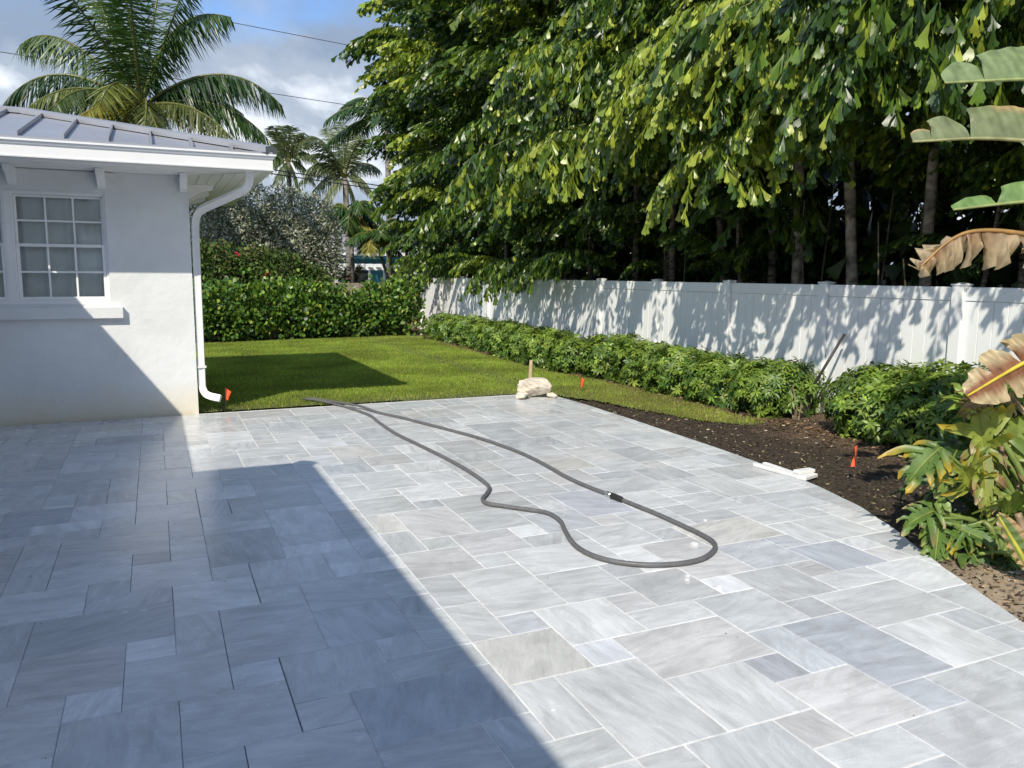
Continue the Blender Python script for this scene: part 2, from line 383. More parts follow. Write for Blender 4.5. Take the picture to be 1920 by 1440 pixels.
MAT_FARROOF = simple('pale_metal_roof', (0.34, 0.34, 0.34), 0.5, 0.05, 2, metal=0.2)
MAT_SHUT = simple('dark_window', (0.03, 0.035, 0.04), 0.25)

def glass_mat():
    m, t, b = mat_new('window_glass')
    t.nodes.remove(b)
    tr = t.nodes.new('ShaderNodeBsdfTransparent'); tr.inputs['Color'].default_value = (0.96, 0.97, 0.965, 1)
    gl = t.nodes.new('ShaderNodeBsdfGlossy'); gl.inputs['Roughness'].default_value = 0.02
    fr = t.nodes.new('ShaderNodeFresnel'); fr.inputs['IOR'].default_value = 1.5
    ms = t.nodes.new('ShaderNodeMixShader')
    t.links.new(fr.outputs['Fac'], ms.inputs['Fac']); t.links.new(tr.outputs['BSDF'], ms.inputs[1]); t.links.new(gl.outputs['BSDF'], ms.inputs[2])
    t.links.new(ms.outputs['Shader'], t.nodes['Material Output'].inputs['Surface'])
    return m
MAT_GLASS = glass_mat()

def soil_mat():
    m, t, b = mat_new('garden_soil')
    nodes, lk = t.nodes, t.links.new
    g = nodes.new('ShaderNodeNewGeometry')
    n = nodes.new('ShaderNodeTexNoise'); n.inputs['Scale'].default_value = 38; n.inputs['Detail'].default_value = 10; n.inputs['Roughness'].default_value = 0.75; lk(g.outputs['Position'], n.inputs['Vector'])
    r = nodes.new('ShaderNodeValToRGB'); r.color_ramp.elements[0].position = 0.36; r.color_ramp.elements[1].position = 0.72
    r.color_ramp.elements[0].color = (0.020, 0.016, 0.012, 1); r.color_ramp.elements[1].color = (0.125, 0.098, 0.072, 1); lk(n.outputs['Fac'], r.inputs['Fac'])
    r2 = nodes.new('ShaderNodeValToRGB'); r2.color_ramp.elements[0].position = 0.3; r2.color_ramp.elements[1].position = 0.7
    r2.color_ramp.elements[0].color = (0.07, 0.047, 0.032, 1); r2.color_ramp.elements[1].color = (0.21, 0.145, 0.095, 1); lk(n.outputs['Fac'], r2.inputs['Fac'])
    r3 = nodes.new('ShaderNodeValToRGB'); r3.color_ramp.elements[0].position = 0.3; r3.color_ramp.elements[1].position = 0.7
    r3.color_ramp.elements[0].color = (0.28, 0.20, 0.13, 1); r3.color_ramp.elements[1].color = (0.52, 0.42, 0.30, 1); lk(n.outputs['Fac'], r3.inputs['Fac'])
    n2 = nodes.new('ShaderNodeTexNoise'); n2.inputs['Scale'].default_value = 1.8; n2.inputs['Detail'].default_value = 5; lk(g.outputs['Position'], n2.inputs['Vector'])
    sx = nodes.new('ShaderNodeSeparateXYZ'); lk(g.outputs['Position'], sx.inputs[0])
    # reddish bark mulch lies near the hedge, sand in the near corner of the bed
    a = nodes.new('ShaderNodeMath'); a.operation = 'MULTIPLY_ADD'; a.inputs[1].default_value = 1.3; lk(n2.outputs['Fac'], a.inputs[0]); lk(sx.outputs['X'], a.inputs[2])
    mr = nodes.new('ShaderNodeMapRange'); mr.inputs['From Min'].default_value = 6.45; mr.inputs['From Max'].default_value = 7.1; lk(a.outputs[0], mr.inputs['Value'])
    mx1 = nodes.new('ShaderNodeMix'); mx1.data_type = 'RGBA'; lk(mr.outputs['Result'], mx1.inputs['Factor']); lk(r.outputs['Color'], mx1.inputs['A']); lk(r2.outputs['Color'], mx1.inputs['B'])
    a2 = nodes.new('ShaderNodeMath'); a2.operation = 'MULTIPLY_ADD'; a2.inputs[1].default_value = -0.9; lk(n2.outputs['Fac'], a2.inputs[0]); lk(sx.outputs['Y'], a2.inputs[2])
    mr2 = nodes.new('ShaderNodeMapRange'); mr2.inputs['From Min'].default_value = 2.45; mr2.inputs['From Max'].default_value = 2.95; mr2.inputs['To Min'].default_value = 1; mr2.inputs['To Max'].default_value = 0; lk(a2.outputs[0], mr2.inputs['Value'])
    mx2 = nodes.new('ShaderNodeMix'); mx2.data_type = 'RGBA'; lk(mr2.outputs['Result'], mx2.inputs['Factor']); lk(mx1.outputs['Result'], mx2.inputs['A']); lk(r3.outputs['Color'], mx2.inputs['B'])
    lk(mx2.outputs['Result'], b.inputs['Base Color'])
    bp = nodes.new('ShaderNodeBump'); bp.inputs['Strength'].default_value = 0.9; bp.inputs['Distance'].default_value = 0.02; lk(n.outputs['Fac'], bp.inputs['Height']); lk(bp.outputs['Normal'], b.inputs['Normal'])
    b.inputs['Roughness'].default_value = 0.95; b.inputs['Specular IOR Level'].default_value = 0.2
    return m
MAT_SOIL = soil_mat()
MAT_GROUND = simple('far_ground', (0.075, 0.08, 0.04), 0.95, 0.35, 0.6)
MAT_TURF = simple('turf_base', (0.085, 0.10, 0.028), 0.95, 0.4, 14, 0.6, 70)

# ------------------------------------------------------------------ ground
EDGE_Y = [-2, 0.5, 1.6, 2.37, 2.8, 3.03, 3.42, 3.68, 4.13, 4.7, 5.2, 6.1, 7.0, 8.0, 9.0, 10.0]
EDGE_X = [2.2, 2.95, 3.45, 3.83, 4.03, 4.14, 4.34, 4.49, 4.68, 4.83, 4.92, 4.99, 5.03, 5.07, 5.09, 5.06]
def edge_x(y): return float(np.interp(y, EDGE_Y, EDGE_X))
PATIO_Y = 10.13

m = M(); m.add([(-220, -220, -.09), (220, -220, -.09), (220, 320, -.09), (-220, 320, -.09)], [(0, 1, 2, 3)])
tag(m.build('ground', MAT_GROUND), kind='structure')

def grid_sheet(name, x0, x1, y0, y1, step, zfun, mat, keep=None):
    xs = np.arange(x0, x1 + 1e-6, step); ys = np.arange(y0, y1 + 1e-6, step)
    X, Y = np.meshgrid(xs, ys); Z = zfun(X, Y)
    V = np.stack([X, Y, Z], -1).reshape(-1, 3); w = len(xs)
    i = (np.arange(len(ys) - 1)[:, None] * w + np.arange(w - 1)[None]).ravel()
    if keep is not None:
        c = V[i] + np.array([step / 2, step / 2, 0]); i = i[keep(c[:, 0], c[:, 1])]
    F = np.concatenate([np.stack([i, i + 1, i + w + 1], -1), np.stack([i, i + w + 1, i + w], -1)])
    return link(name, mesh_np(name, V, F, None, mat, True))
def lump(X, Y, a=1.0):
    return a * (0.5 * np.sin(X * 5.1 + 1.3 * np.sin(Y * 3.7)) * np.sin(Y * 4.3 + 0.7) + 0.3 * np.sin(X * 11 + Y * 7) * np.sin(Y * 13 - X * 5) + 0.2 * np.sin(X * 29 + 3 * np.sin(Y * 17)) * np.sin(Y * 31))
bed = grid_sheet('garden_bed', 2.0, 7.6, -1.5, 24, 0.04, lambda X, Y: -0.020 + 0.012 * lump(X, Y) + 0.02 * np.clip((X - 5.3), 0, 1.2), MAT_SOIL,
                 keep=lambda x, y: (x > np.interp(y, EDGE_Y, EDGE_X) - 0.10) | (y > PATIO_Y - 0.06))
tag(bed, kind='structure')
bed2 = grid_sheet('hedge_bed', 0.35, 8.0, 19.7, 24.4, 0.1, lambda X, Y: -0.01 + 0.02 * lump(X, Y), MAT_SOIL); tag(bed2, kind='structure')

LAWN = [(0.44, 10.18), (1.3, 10.17), (3.0, 10.16), (4.4, 10.15), (4.95, 10.05), (5.13, 9.66), (5.36, 9.17), (5.52, 8.45), (5.64, 8.07), (5.78, 7.4), (6.12, 7.02), (6.38, 7.08), (6.42, 8.4), (6.5, 9.6), (6.44, 11.0), (6.25, 12.3), (6.25, 14.3), (6.35, 17.4), (6.5, 20.4), (5.9, 20.9), (4.6, 20.9), (3.2, 20.6), (1.8, 20.3), (0.9, 20.3), (0.44, 20.3)]
def in_poly(x, y, poly):
    x = np.asarray(x); y = np.asarray(y); c = np.zeros(x.shape, bool); n = len(poly)
    for i in range(n):
        (x0, y0), (x1, y1) = poly[i], poly[(i + 1) % n]
        t = ((y0 > y) != (y1 > y)) & (x < (x1 - x0) * (y - y0) / ((y1 - y0) if y1 != y0 else 1e-9) + x0)
        c ^= t
    return c
lawn = grid_sheet('lawn', 0.4, 6.6, 7.0, 21.0, 0.08, lambda X, Y: 0.004 + 0.008 * lump(X * 0.4, Y * 0.4), MAT_TURF, keep=lambda x, y: in_poly(x, y, LAWN))
tag(lawn, kind='structure')

def make_grass():
    n = 230000
    x = RNG.uniform(0.4, 6.6, n * 2); y = 7.0 + 14 * RNG.random(n * 2) ** 1.25
    jx = x + RNG.normal(0, 0.05, len(x)); jy = y + RNG.normal(0, 0.05, len(x))
    ok = in_poly(jx, jy, LAWN)
    # thin turf along the freshly dug edges
    edge = np.clip((y - 10.25) / 0.35, 0, 1); edge = np.where(x > 4.9, np.clip((x - np.interp(y, EDGE_Y, EDGE_X) - 0.05) / 0.45, 0.1, 1) * np.clip((y - 6.9) / .7, .3, 1), edge)
    ok &= RNG.random(len(x)) < (0.34 + 0.66 * edge)
    x = x[ok][:n]; y = y[ok][:n]; n = len(x)
    P = np.stack([x, y, 0.004 + 0.008 * lump(x * .4, y * .4)], -1)
    a = RNG.uniform(0, 2 * np.pi, n); lean = RNG.uniform(0.1, 0.75, n)
    D = np.stack([np.cos(a) * lean, np.sin(a) * lean, np.ones(n)], -1)
    Nn = np.stack([-np.sin(a + .7), np.cos(a + .7), np.zeros(n)], -1)
    tv = np.array([(0, -.5, 0), (0, .5, 0), (.6, .3, .06), (1.0, 0, .22)], float); tf = np.array([(0, 1, 2), (0, 2, 3)])
    col = mixcol(n, [(.19, .275, .038), (.26, .345, .05), (.35, .40, .08), (.42, .37, .15)], [5, 5, 2.2, .7], .2)
    dry = np.clip(1 - (y - 10.2) / .7, 0, 1) * .6 + np.where(x > 5.0, np.clip(.75 - (y - 7) / 4, 0, .6), 0)
    dry = np.clip(dry + 0.5 * np.exp(-((x - 5.6) ** 2 + (y - 20) ** 2) / .8), 0, .85)
    pick = RNG.random(n) < dry * .55
    col[pick] = mixcol(int(pick.sum()), [(.20, .18, .06), (.27, .22, .10)], [1, 1])
    V, F, C = scatter(tv, tf, P, D, Nn, RNG.uniform(.018, .042, n), RNG.uniform(.16, .26, n), col)
    return link('grass', mesh_np('grass', V, F, C, MAT_GRASS))
tag(make_grass(), 'short mown green grass of the back lawn', 'grass', kind='stuff')

def make_litter(name, n, gen, pal, w, smin, smax, label, cat):
    P = gen(n); n = len(P)
    a = RNG.uniform(0, 2 * np.pi, n)
    D = np.stack([np.cos(a), np.sin(a), RNG.normal(0, .25, n)], -1)
    Nn = np.stack([RNG.normal(0, .35, n), RNG.normal(0, .35, n), np.ones(n)], -1)
    tv = np.array([(-.5, -.5, 0), (.5, -.4, 0), (.5, .5, 0.12), (-.5, .4, 0.05), (0, 0, .22)], float); tf = np.array([(0, 1, 4), (1, 2, 4), (2, 3, 4), (3, 0, 4)])
    V, F, C = scatter(tv, tf, P, D, Nn, RNG.uniform(smin, smax, n), RNG.uniform(.12, .5, n), mixcol(n, pal, w))
    o = link(name, mesh_np(name, V, F, C, MAT_TINT)); tag(o, label, cat, kind='stuff'); return o
def gen_bed(n):
    x = RNG.uniform(3.4, 7.2, n); y = RNG.uniform(1.5, 10, n)
    ok = (x > np.interp(y, EDGE_Y, EDGE_X) + .03) & ~in_poly(x, y, LAWN)
    x, y = x[ok], y[ok]
    return np.stack([x, y, -0.020 + 0.012 * lump(x, y) + 0.02 * np.clip(x - 5.3, 0, 1.2) + .006], -1)
make_litter('mulch_chips', 26000, gen_bed, [(.025, .019, .014), (.06, .042, .03), (.13, .09, .055), (.30, .24, .13), (.5, .44, .34)], [6, 5, 2.0, 1.2, .3], .008, .034, 'dark mulch chips and straw strewn over the dug garden bed', 'mulch')
def gen_hedge_litter(n):
    y = RNG.uniform(4, 20, n); x = 6.52 + RNG.normal(0, .14, n) - .12 * (y > 11.5)
    return np.stack([x, y, np.full(n, .0) + .012], -1)
make_litter('leaf_litter', 3500, gen_hedge_litter, [(.13, .075, .045), (.20, .125, .07), (.08, .05, .03), (.34, .25, .15)], [3, 3, 4, 1], .02, .06, 'reddish brown dead leaves lying along the foot of the low hedge', 'leaf litter')

# ------------------------------------------------------------------ patio
PX = lambda i: 0.203 * (6.17 + 1.0125 * (i - 6)) + (-0.012 if i < 3 else 0.0)
_j = [-20, 29, 31, 32, 33, 34, 35, 36, 37, 38, 39, 40, 41, 42, 43, 44, 45, 46, 47, 48, 49, 50]
_v = [10 - 30 + 0.0, 28.85, 30.75, 31.6, 32.5, 33.4, 34.4, 35.3, 36.1, 37.0, 37.9, 38.85, 39.75, 40.8, 41.6, 42.4, 43.2, 44.2, 45.1, 46.0, 46.9, 48.35]
PY = lambda j: 0.203 * (9.77 + 1.037 * (float(np.interp(j, _j, _v)) - 10))
HAND = [(6, 8, 14, 16), (6, 7, 12, 14), (7, 9, 11, 14), (8, 9, 14, 15), (8, 10, 15, 17), (10, 11, 16, 17), (10, 12, 15, 16), (9, 11, 17, 19), (11, 12, 18, 19),
 (11, 13, 16, 18), (9, 12, 13, 15), (9, 11, 11, 13), (11, 12, 12, 13), (11, 13, 10, 12), (12, 13, 12, 14), (13, 15, 11, 14), (13, 14, 10, 11), (14, 16, 8, 11),
 (12, 14, 7, 10), (10, 11, 10, 11), (10, 12, 9, 10), (8, 10, 9, 11), (14, 15, 14, 15), (15, 18, 13, 15), (15, 17, 11, 13), (17, 18, 12, 13), (18, 20, 14, 16),
 (18, 21, 12, 14), (16, 18, 15, 16), (16, 17, 16, 17), (14, 16, 15, 17), (12, 14, 14, 16), (13, 14, 16, 17), (17, 19, 16, 18), (19, 20, 16, 17), (15, 17, 17, 19),
 (17, 18, 18, 19), (18, 19, 18, 20), (12, 14, 20, 22), (14, 16, 21, 23), (13, 15, 23, 26), (15, 17, 23, 25), (16, 17, 22, 23), (16, 18, 21, 22), (17, 18, 24, 25),
 (17, 19, 22, 24), (18, 19, 24, 26), (15, 18, 25, 27), (18, 20, 26, 28), (19, 21, 23, 26), (19, 20, 22, 23), (20, 22, 21, 23), (18, 20, 20, 22), (15, 18, 19, 21),
 (14, 15, 20, 21), (13, 15, 17, 20), (12, 13, 18, 20), (9, 12, 19, 21), (11, 13, 22, 24), (13, 14, 22, 23), (10, 12, 21, 22), (10, 11, 22, 23), (8, 10, 21, 23),
 (8, 9, 20, 21), (6, 8, 20, 22), (6, 7, 18, 20), (7, 9, 17, 20), (7, 8, 16, 17), (6, 7, 16, 18), (7, 8, 22, 23), (7, 9, 23, 26), (6, 7, 24, 26), (6, 7, 22, 24),
 (6, 8, 26, 28), (8, 9, 26, 27), (8, 10, 27, 29), (9, 12, 25, 27), (9, 11, 23, 25), (11, 12, 24, 25), (10, 11, 28, 29), (10, 12, 27, 28), (12, 14, 26, 28),
 (12, 13, 24, 26), (13, 14, 28, 29), (14, 16, 27, 29), (16, 17, 28, 29), (16, 18, 27, 28), (14, 15, 26, 27), (11, 13, 28, 30), (11, 12, 30, 31), (12, 13, 30, 32),
 (9, 11, 31, 33), (9, 11, 29, 31), (7, 9, 29, 32), (8, 9, 32, 33), (6, 8, 32, 34), (6, 7, 30, 32), (8, 10, 33, 35), (7, 9, 35, 38), (6, 7, 36, 38), (5, 7, 34, 36),
 (3, 6, 37, 39), (3, 5, 35, 37), (2, 4, 39, 41), (1, 3, 35, 38), (4, 5, 40, 41), (5, 7, 41, 43), (6, 8, 38, 40), (7, 8, 40, 41),
 (0, 2, 20, 22), (0, 1, 18, 20), (1, 3, 17, 20), (2, 3, 20, 21), (2, 4, 21, 23), (4, 5, 22, 23), (5, 6, 18, 19), (3, 5, 19, 21), (3, 5, 17, 19), (4, 6, 21, 22),
 (5, 6, 19, 21), (1, 2, 16, 17), (0, 2, 14, 16), (2, 4, 15, 17), (4, 5, 16, 17), (4, 6, 15, 16), (5, 6, 16, 18), (2, 3, 14, 15), (3, 6, 13, 15), (5, 6, 12, 13),
 (1, 3, 12, 14), (3, 5, 11, 13), (-2, 0, 21, 22), (-4, -2, 21, 23), (-3, -1, 23, 25), (-2, -1, 22, 23), (-1, 1, 22, 24), (-1, 0, 24, 25), (-3, 0, 19, 21), (-1, 0, 18, 19),
 (-3, -1, 17, 19), (-2, -1, 16, 17), (-1, 1, 16, 18), (-4, -2, 15, 17), (-2, 0, 14, 16), (-5, -3, 17, 19), (-5, -3, 19, 21), (-1, 1, 28, 30), (0, 1, 30, 32),
 (0, 2, 32, 34), (-1, 0, 30, 32), (-1, 0, 32, 34), (-1, 1, 34, 36), (0, 1, 36, 39), (-1, 0, 40, 42), (-3, 0, 43, 45), (-3, -1, 29, 31), (-5, -3, 29, 31), (-4, -3, 31, 33),
 (-2, -1, 28, 29), (-2, 0, 27, 28), (-3, 0, 25, 27), (0, 1, 26, 28), (0, 1, 24, 26), (1, 3, 23, 26), (1, 2, 22, 23), (19, 21, 18, 20), (20, 21, 20, 21), (19, 21, 29, 32),
 (15, 17, 29, 31), (17, 19, 28, 30), (20, 22, 27, 29), (20, 21, 26, 27), (21, 24, 25, 27), (21, 23, 29, 31), (21, 24, 31, 33)]
TONE = {(6, 8, 14, 16): (.485, .465, .41), (15, 18, 19, 21): (.50, .47, .40), (6, 7, 24, 26): (.50, .47, .40), (7, 9, 35, 38): (.48, .45, .39), (15, 17, 29, 31): (.50, .47, .40),
 (13, 15, 11, 14): (.33, .36, .42), (11, 12, 12, 13): (.27, .29, .33), (13, 14, 10, 11): (.34, .37, .42), (13, 15, 23, 26): (.42, .44, .52), (17, 19, 16, 18): (.33, .36, .42),
 (10, 11, 28, 29): (.60, .62, .61), (10, 11, 22, 23): (.58, .60, .60), (13, 14, 16, 17): (.58, .59, .60), (8, 9, 14, 15): (.50, .51, .56), (8, 10, 21, 23): (.42, .41, .41),
 (3, 6, 13, 15): (.33, .35, .39), (2, 4, 15, 17): (.36, .38, .38), (-3, 0, 19, 21): (.34, .37, .38), (-1, 0, 18, 19): (.60, .61, .63), (-2, -1, 16, 17): (.60, .61, .63),
 (19, 21, 29, 32): (.36, .38, .40), (6, 8, 20, 22): (.44, .43, .42), (10, 11, 16, 17): (.41, .40, .39), (-5, -3, 29, 31): (.30, .33, .36), (-3, 0, 43, 45): (.32, .34, .38)}
PAL = [(.47, .49, .49), (.42, .44, .45), (.50, .51, .51), (.45, .45, .44), (.40, .43, .46), (.54, .55, .54), (.44, .46, .45), (.47, .45, .43)]

occ = {}
rects = []
def put(r):
    cells = [(i, j) for i in range(r[0], r[1]) for j in range(r[2], r[3])]
    if any(c in occ for c in cells): return False
    for c in cells: occ[c] = 1
    rects.append(r); return True
bad = [r for r in HAND if not put(r)]
prn = random.Random(5)
I0, I1, J0, J1 = -16, 25, -4, 50
for j in range(J0, J1):
    for i in range(I0, I1):
        if (i, j) in occ: continue
        sizes = [(3, 2), (2, 3), (2, 2), (2, 1), (1, 2), (1, 1)]
        wts = [4, 4, 4, 3, 2.0, 1.2]
        order = sorted(sizes, key=lambda s_: -prn.random() ** (1 / wts[sizes.index(s_)]))
        for (a, b_) in order:
            if i + a <= I1 and j + b_ <= J1 and put((i, i + a, j, j + b_)): break

def paver_poly(r, gap):
    x0, x1, y0, y1 = PX(r[0]) + gap, PX(r[1]) - gap, PY(r[2]) + gap, PY(r[3]) - gap
    y1 = min(y1, PATIO_Y)
    if y1 - y0 < 0.03: return None
    ys = [y0, y1] if max(edge_x(y0), edge_x(y1)) and min(edge_x(y0), edge_x((y0 + y1) / 2), edge_x(y1)) > x1 else list(np.linspace(y0, y1, 9))
    ys = [y for y in ys if edge_x(y) > x0 + 0.012]
    if len(ys) < 2: return None
    right = [(min(x1, edge_x(y)), y) for y in ys]
    return [(x0, ys[-1]), (x0, ys[0])] + right

def paver_shape(mm, poly, top, seed, tone):
    n = len(poly)
    cx = sum(p[0] for p in poly) / n; cy = sum(p[1] for p in poly) / n
    tx, ty = prn.uniform(-.0012, .0012), prn.uniform(-.0012, .0012)
    ch = 0.0025
    def inset(p): 
        d = Vector((cx - p[0], cy - p[1])); l = max(d.length, 1e-6); d = d / l * ch * 1.3
        return (p[0] + d.x, p[1] + d.y)
    zt = lambda p: top + tx * (p[0] - cx) + ty * (p[1] - cy)
    vs = [(p[0], p[1], -0.03) for p in poly] + [(p[0], p[1], zt(p) - ch) for p in poly] + [inset(p) + (zt(p),) for p in poly]
    fs = [(i, (i + 1) % n, n + (i + 1) % n, n + i) for i in range(n)] + [(n + i, n + (i + 1) % n, 2 * n + (i + 1) % n, 2 * n + i) for i in range(n)] + [tuple(range(2 * n, 3 * n))]
    mm.add(vs, fs, tone)
    mm.seeds = getattr(mm, 'seeds', []) + [seed] * len(vs)

def add_seed(o, seeds):
    a = o.data.color_attributes.new('seed', 'FLOAT_COLOR', 'POINT')
    c = np.ones((len(seeds), 4), np.float32); c[:, :3] = seeds
    a.data.foreach_set('color', c.ravel())

bm_ = M()
strip = list(np.linspace(-1.3, PATIO_Y - .004, 60))
for a, b_ in zip(strip[:-1], strip[1:]):
    bm_.add([(-3.2, a, -.015), (edge_x(a) - .004, a, -.015), (edge_x(b_) - .004, b_, -.015), (-3.2, b_, -.015)], [(0, 1, 2, 3)])
patio = bm_.build('patio', MAT_BED); tag(patio, kind='structure')
js = M()
for a, b_ in zip(strip[:-1], strip[1:]):
    lx = lambda y: float(np.interp(y, [-2, 2.6, 3.3, 6, 10.2], [1.02, .62, .5, .42, .36]))
    js.add([(lx(a), a, -.0035), (edge_x(a) - .003, a, -.0035), (edge_x(b_) - .003, b_, -.0035), (lx(b_), b_, -.0035)], [(0, 1, 2, 3)])
js.build('joint_sand', MAT_GROUT, patio)

items = []
for r in rects:
    cxm = (r[0] + r[1]) / 2
    gap = 0.0030 if cxm > 2.2 else prn.choice([.0004, .0006, .0008, .0013])
    if cxm > 6: gap = prn.choice([.0024, .003, .0034])
    p = paver_poly(r, gap)
    if p is None or p[1][1] < -1.2 or p[0][0] > 6: continue
    ar = (PX(r[1]) - PX(r[0])) * (PY(r[3]) - PY(r[2])); dist = max(p[0][1], .5)
    vis = 1.0 if (r[2] > 5 and PX(r[1]) / max(PY(r[3]), .3) > -.2 and PX(r[0]) < 1.62 * PY(r[3])) else .02
    items.append((vis * ar / dist ** 3, r, p))
items.sort(key=lambda t: -t[0])
rest = M(); rest.seeds = []
for k, (s_, r, p) in enumerate(items):
    tone = TONE.get(r) or PAL[prn.randrange(len(PAL))]
    av = sum(tone) / 3; tone = tuple(1.27 * (.42 * c + .58 * (.6 * av + .4 * .475)) * (.985, 1.0, 1.03)[q_] for q_, c in enumerate(tone))
    f_ = 1.0 + prn.uniform(-.11, .09); tone = tuple(c * f_ for c in tone)
    seed = (prn.random(), prn.random(), prn.choice([0, 0, .48, .95]) + prn.uniform(-.09, .09) if prn.random() < .75 else prn.random())
    top = prn.uniform(-.0008, .0008)
    if k < 300:
        mm = M(); paver_shape(mm, p, top, seed, tone); o = mm.build('paver', MAT_PAVER, patio); add_seed(o, mm.seeds)
    else:
        paver_shape(rest, p, top, seed, tone)
if rest.v:
    o = rest.build('paver_field', MAT_PAVER, patio); add_seed(o, rest.seeds); o['kind'] = 'stuff'
print('pavers', len(items), 'unplaced', bad)

def gen_patio(n):
    x = RNG.uniform(-2.5, 4.8, n); y = RNG.uniform(1.2, 10, n); ok = x < np.interp(y, EDGE_Y, EDGE_X) - .05
    x, y = x[ok], y[ok]; return np.stack([x, y, np.full(len(x), .002)], -1)
make_litter('stone_crumbs', 420, gen_patio, [(.03, .028, .025), (.75, .75, .73), (.30, .26, .2)], [2, 3, 1], .004, .012, 'tiny stone crumbs and soil specks scattered over the patio', 'crumbs')
# ------------------------------------------------------------------ house
house = empty('house', (-1.0, 10.12, 0))
tag(house, 'white stucco house wing with grey standing seam roof and gridded window', 'house')
HP = Vector(house.location)
def hb(mm, name, mat, parent=None, **k):
    o = mm.build(name, mat, **k); o.parent = parent or house
    if o.parent == house: o.matrix_parent_inverse = Matrix.Translation(-HP)
    return o
WY = 10.12; WX = .412; ZW = 2.80
OX0, OX1, OZ0, OZ1 = -2.38, -.46, 1.325, 2.545
def holed(mm, x0, x1, z0, z1, hx0, hx1, hz0, hz1, y0, y1):
    o = [(x0, z0), (x1, z0), (x1, z1), (x0, z1)]; h = [(hx0, hz0), (hx1, hz0), (hx1, hz1), (hx0, hz1)]
    vs = [(x, y0, z) for x, z in o + h] + [(x, y1, z) for x, z in o + h]
    fs = []
    for i in range(4):
        k = (i + 1) % 4
        fs += [(i, k, 4 + k, 4 + i), (8 + i, 12 + i, 12 + k, 8 + k), (4 + i, 4 + k, 12 + k, 12 + i), (i, 8 + i, 8 + k, k)]
    mm.add(vs, fs)
w = M(); holed(w, -7.5, WX, -.05, ZW, OX0, OX1, OZ0, OZ1, WY, WY + .2); hb(w, 'wall', MAT_STUCCO)
w = M(); w.box(WX - .2, WX, WY + .201, 13.5, -.05, ZW); hb(w, 'wall', MAT_STUCCO)
w = M(); w.box(-7.5, WX, 13.501, 13.7, -.05, ZW); hb(w, 'wall', MAT_STUCCO)
w = M(); w.box(-3.1, -2.9, 3.81, WY - .001, -.05, ZW); hb(w, 'wall', MAT_STUCCO)
w = M(); w.box(-3.1, -1.9, 3.6, 3.809, -.05, ZW); hb(w, 'wall', MAT_STUCCO)
w = M(); w.box(-2.1, -1.9, -6, 3.599, -.05, ZW); hb(w, 'wall', MAT_STUCCO)
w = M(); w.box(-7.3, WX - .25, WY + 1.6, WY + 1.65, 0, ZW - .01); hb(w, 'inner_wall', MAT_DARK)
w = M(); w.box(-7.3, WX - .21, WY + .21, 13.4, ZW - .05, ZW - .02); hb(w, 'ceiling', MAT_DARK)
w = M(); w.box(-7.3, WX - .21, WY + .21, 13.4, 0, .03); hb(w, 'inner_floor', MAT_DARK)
# sill, lintel
w = M(); w.box(-2.6, -.335, WY - .07, WY + .04, 1.160, 1.292); hb(w, 'window_sill', MAT_STUCCO, bevel=.006)
w = M(); w.box(-2.6, -.347, WY - .018, WY + .01, 2.562, 2.775); hb(w, 'lintel', MAT_STUCCO, bevel=.004)

# windows: two double-hung units
def window(x0, x1):
    z0, z1 = 1.345, 2.530
    fr = M()
    yf = WY + .025; yb = WY + .12
    fr.box(x0, x0 + .022, yf, yb, z0, z1); fr.box(x1 - .022, x1, yf, yb, z0, z1)
    fr.box(x0 + .022, x1 - .022, yf, yb, z0, z0 + .025); fr.box(x0 + .022, x1 - .022, yf, yb, z1 - .018, z1)
    win = hb(fr, 'window', MAT_WHITE)
    def child(mm, name, mat, **k):
        o = mm.build(name, mat, **k); o.parent = win
        return o
    zm = 1.955
    for (sz0, sz1, sy, px) in ((zm + .001, z1 - .019, WY + .072, .012), (z0 + .026, zm + .03, WY + .04, .03)):
        a, b_ = x0 + .023, x1 - .023
        bw = .026 if px < .02 else .034
        s_ = M()
        s_.box(a, a + bw, sy, sy + .03, sz0, sz1); s_.box(b_ - bw, b_, sy, sy + .03, sz0, sz1)
        s_.box(a + bw, b_ - bw, sy, sy + .03, sz0, sz0 + bw); s_.box(a + bw, b_ - bw, sy, sy + .03, sz1 - bw, sz1)
        child(s_, 'sash', MAT_WHITE, bevel=.003)
        gx0, gx1, gz0, gz1 = a + bw, b_ - bw, sz0 + bw, sz1 - bw
        mt = .02
        for q in (1, 2):
            xq = gx0 + (gx1 - gx0) * q / 3
            s_ = M(); s_.box(xq - mt / 2, xq + mt / 2, sy + .004, sy + .026, gz0, gz1); child(s_, 'muntin', MAT_WHITE)
        zq = (gz0 + gz1) / 2
        s_ = M()
        for q in range(3):
            xa = gx0 + (gx1 - gx0) * q / 3 + (mt / 2 if q else 0); xb = gx0 + (gx1 - gx0) * (q + 1) / 3 - (mt / 2 if q < 2 else 0)
            s_.box(xa, xb, sy + .005, sy + .025, zq - mt / 2, zq + mt / 2)
        child(s_, 'muntin', MAT_WHITE)
        for q in range(3):
            for zz in ((gz0, zq), (zq, gz1)):
                xa = gx0 + (gx1 - gx0) * q / 3; xb = gx0 + (gx1 - gx0) * (q + 1) / 3
                s_ = M(); s_.box(xa + .001, xb - .001, sy + .013, sy + .017, zz[0] + .001, zz[1] - .001); child(s_, 'pane', MAT_GLASS)
    return win
window(-1.372, -.462)
window(-2.378, -1.432)
w = M(); w.box(-1.431, -1.373, WY + .02, WY + .12, 1.345, 2.53); hb(w, 'mullion', MAT_WHITE)
w = M(); w.box(OX0 + .001, OX1 - .001, WY + .02, WY + .13, OZ0 + .0005, 1.3445); hb(w, 'window_base', MAT_WHITE)
w = M(); w.box(OX0 + .001, OX1 - .001, WY + .02, WY + .13, 2.5305, OZ1 - .0005); hb(w, 'window_head', MAT_WHITE)
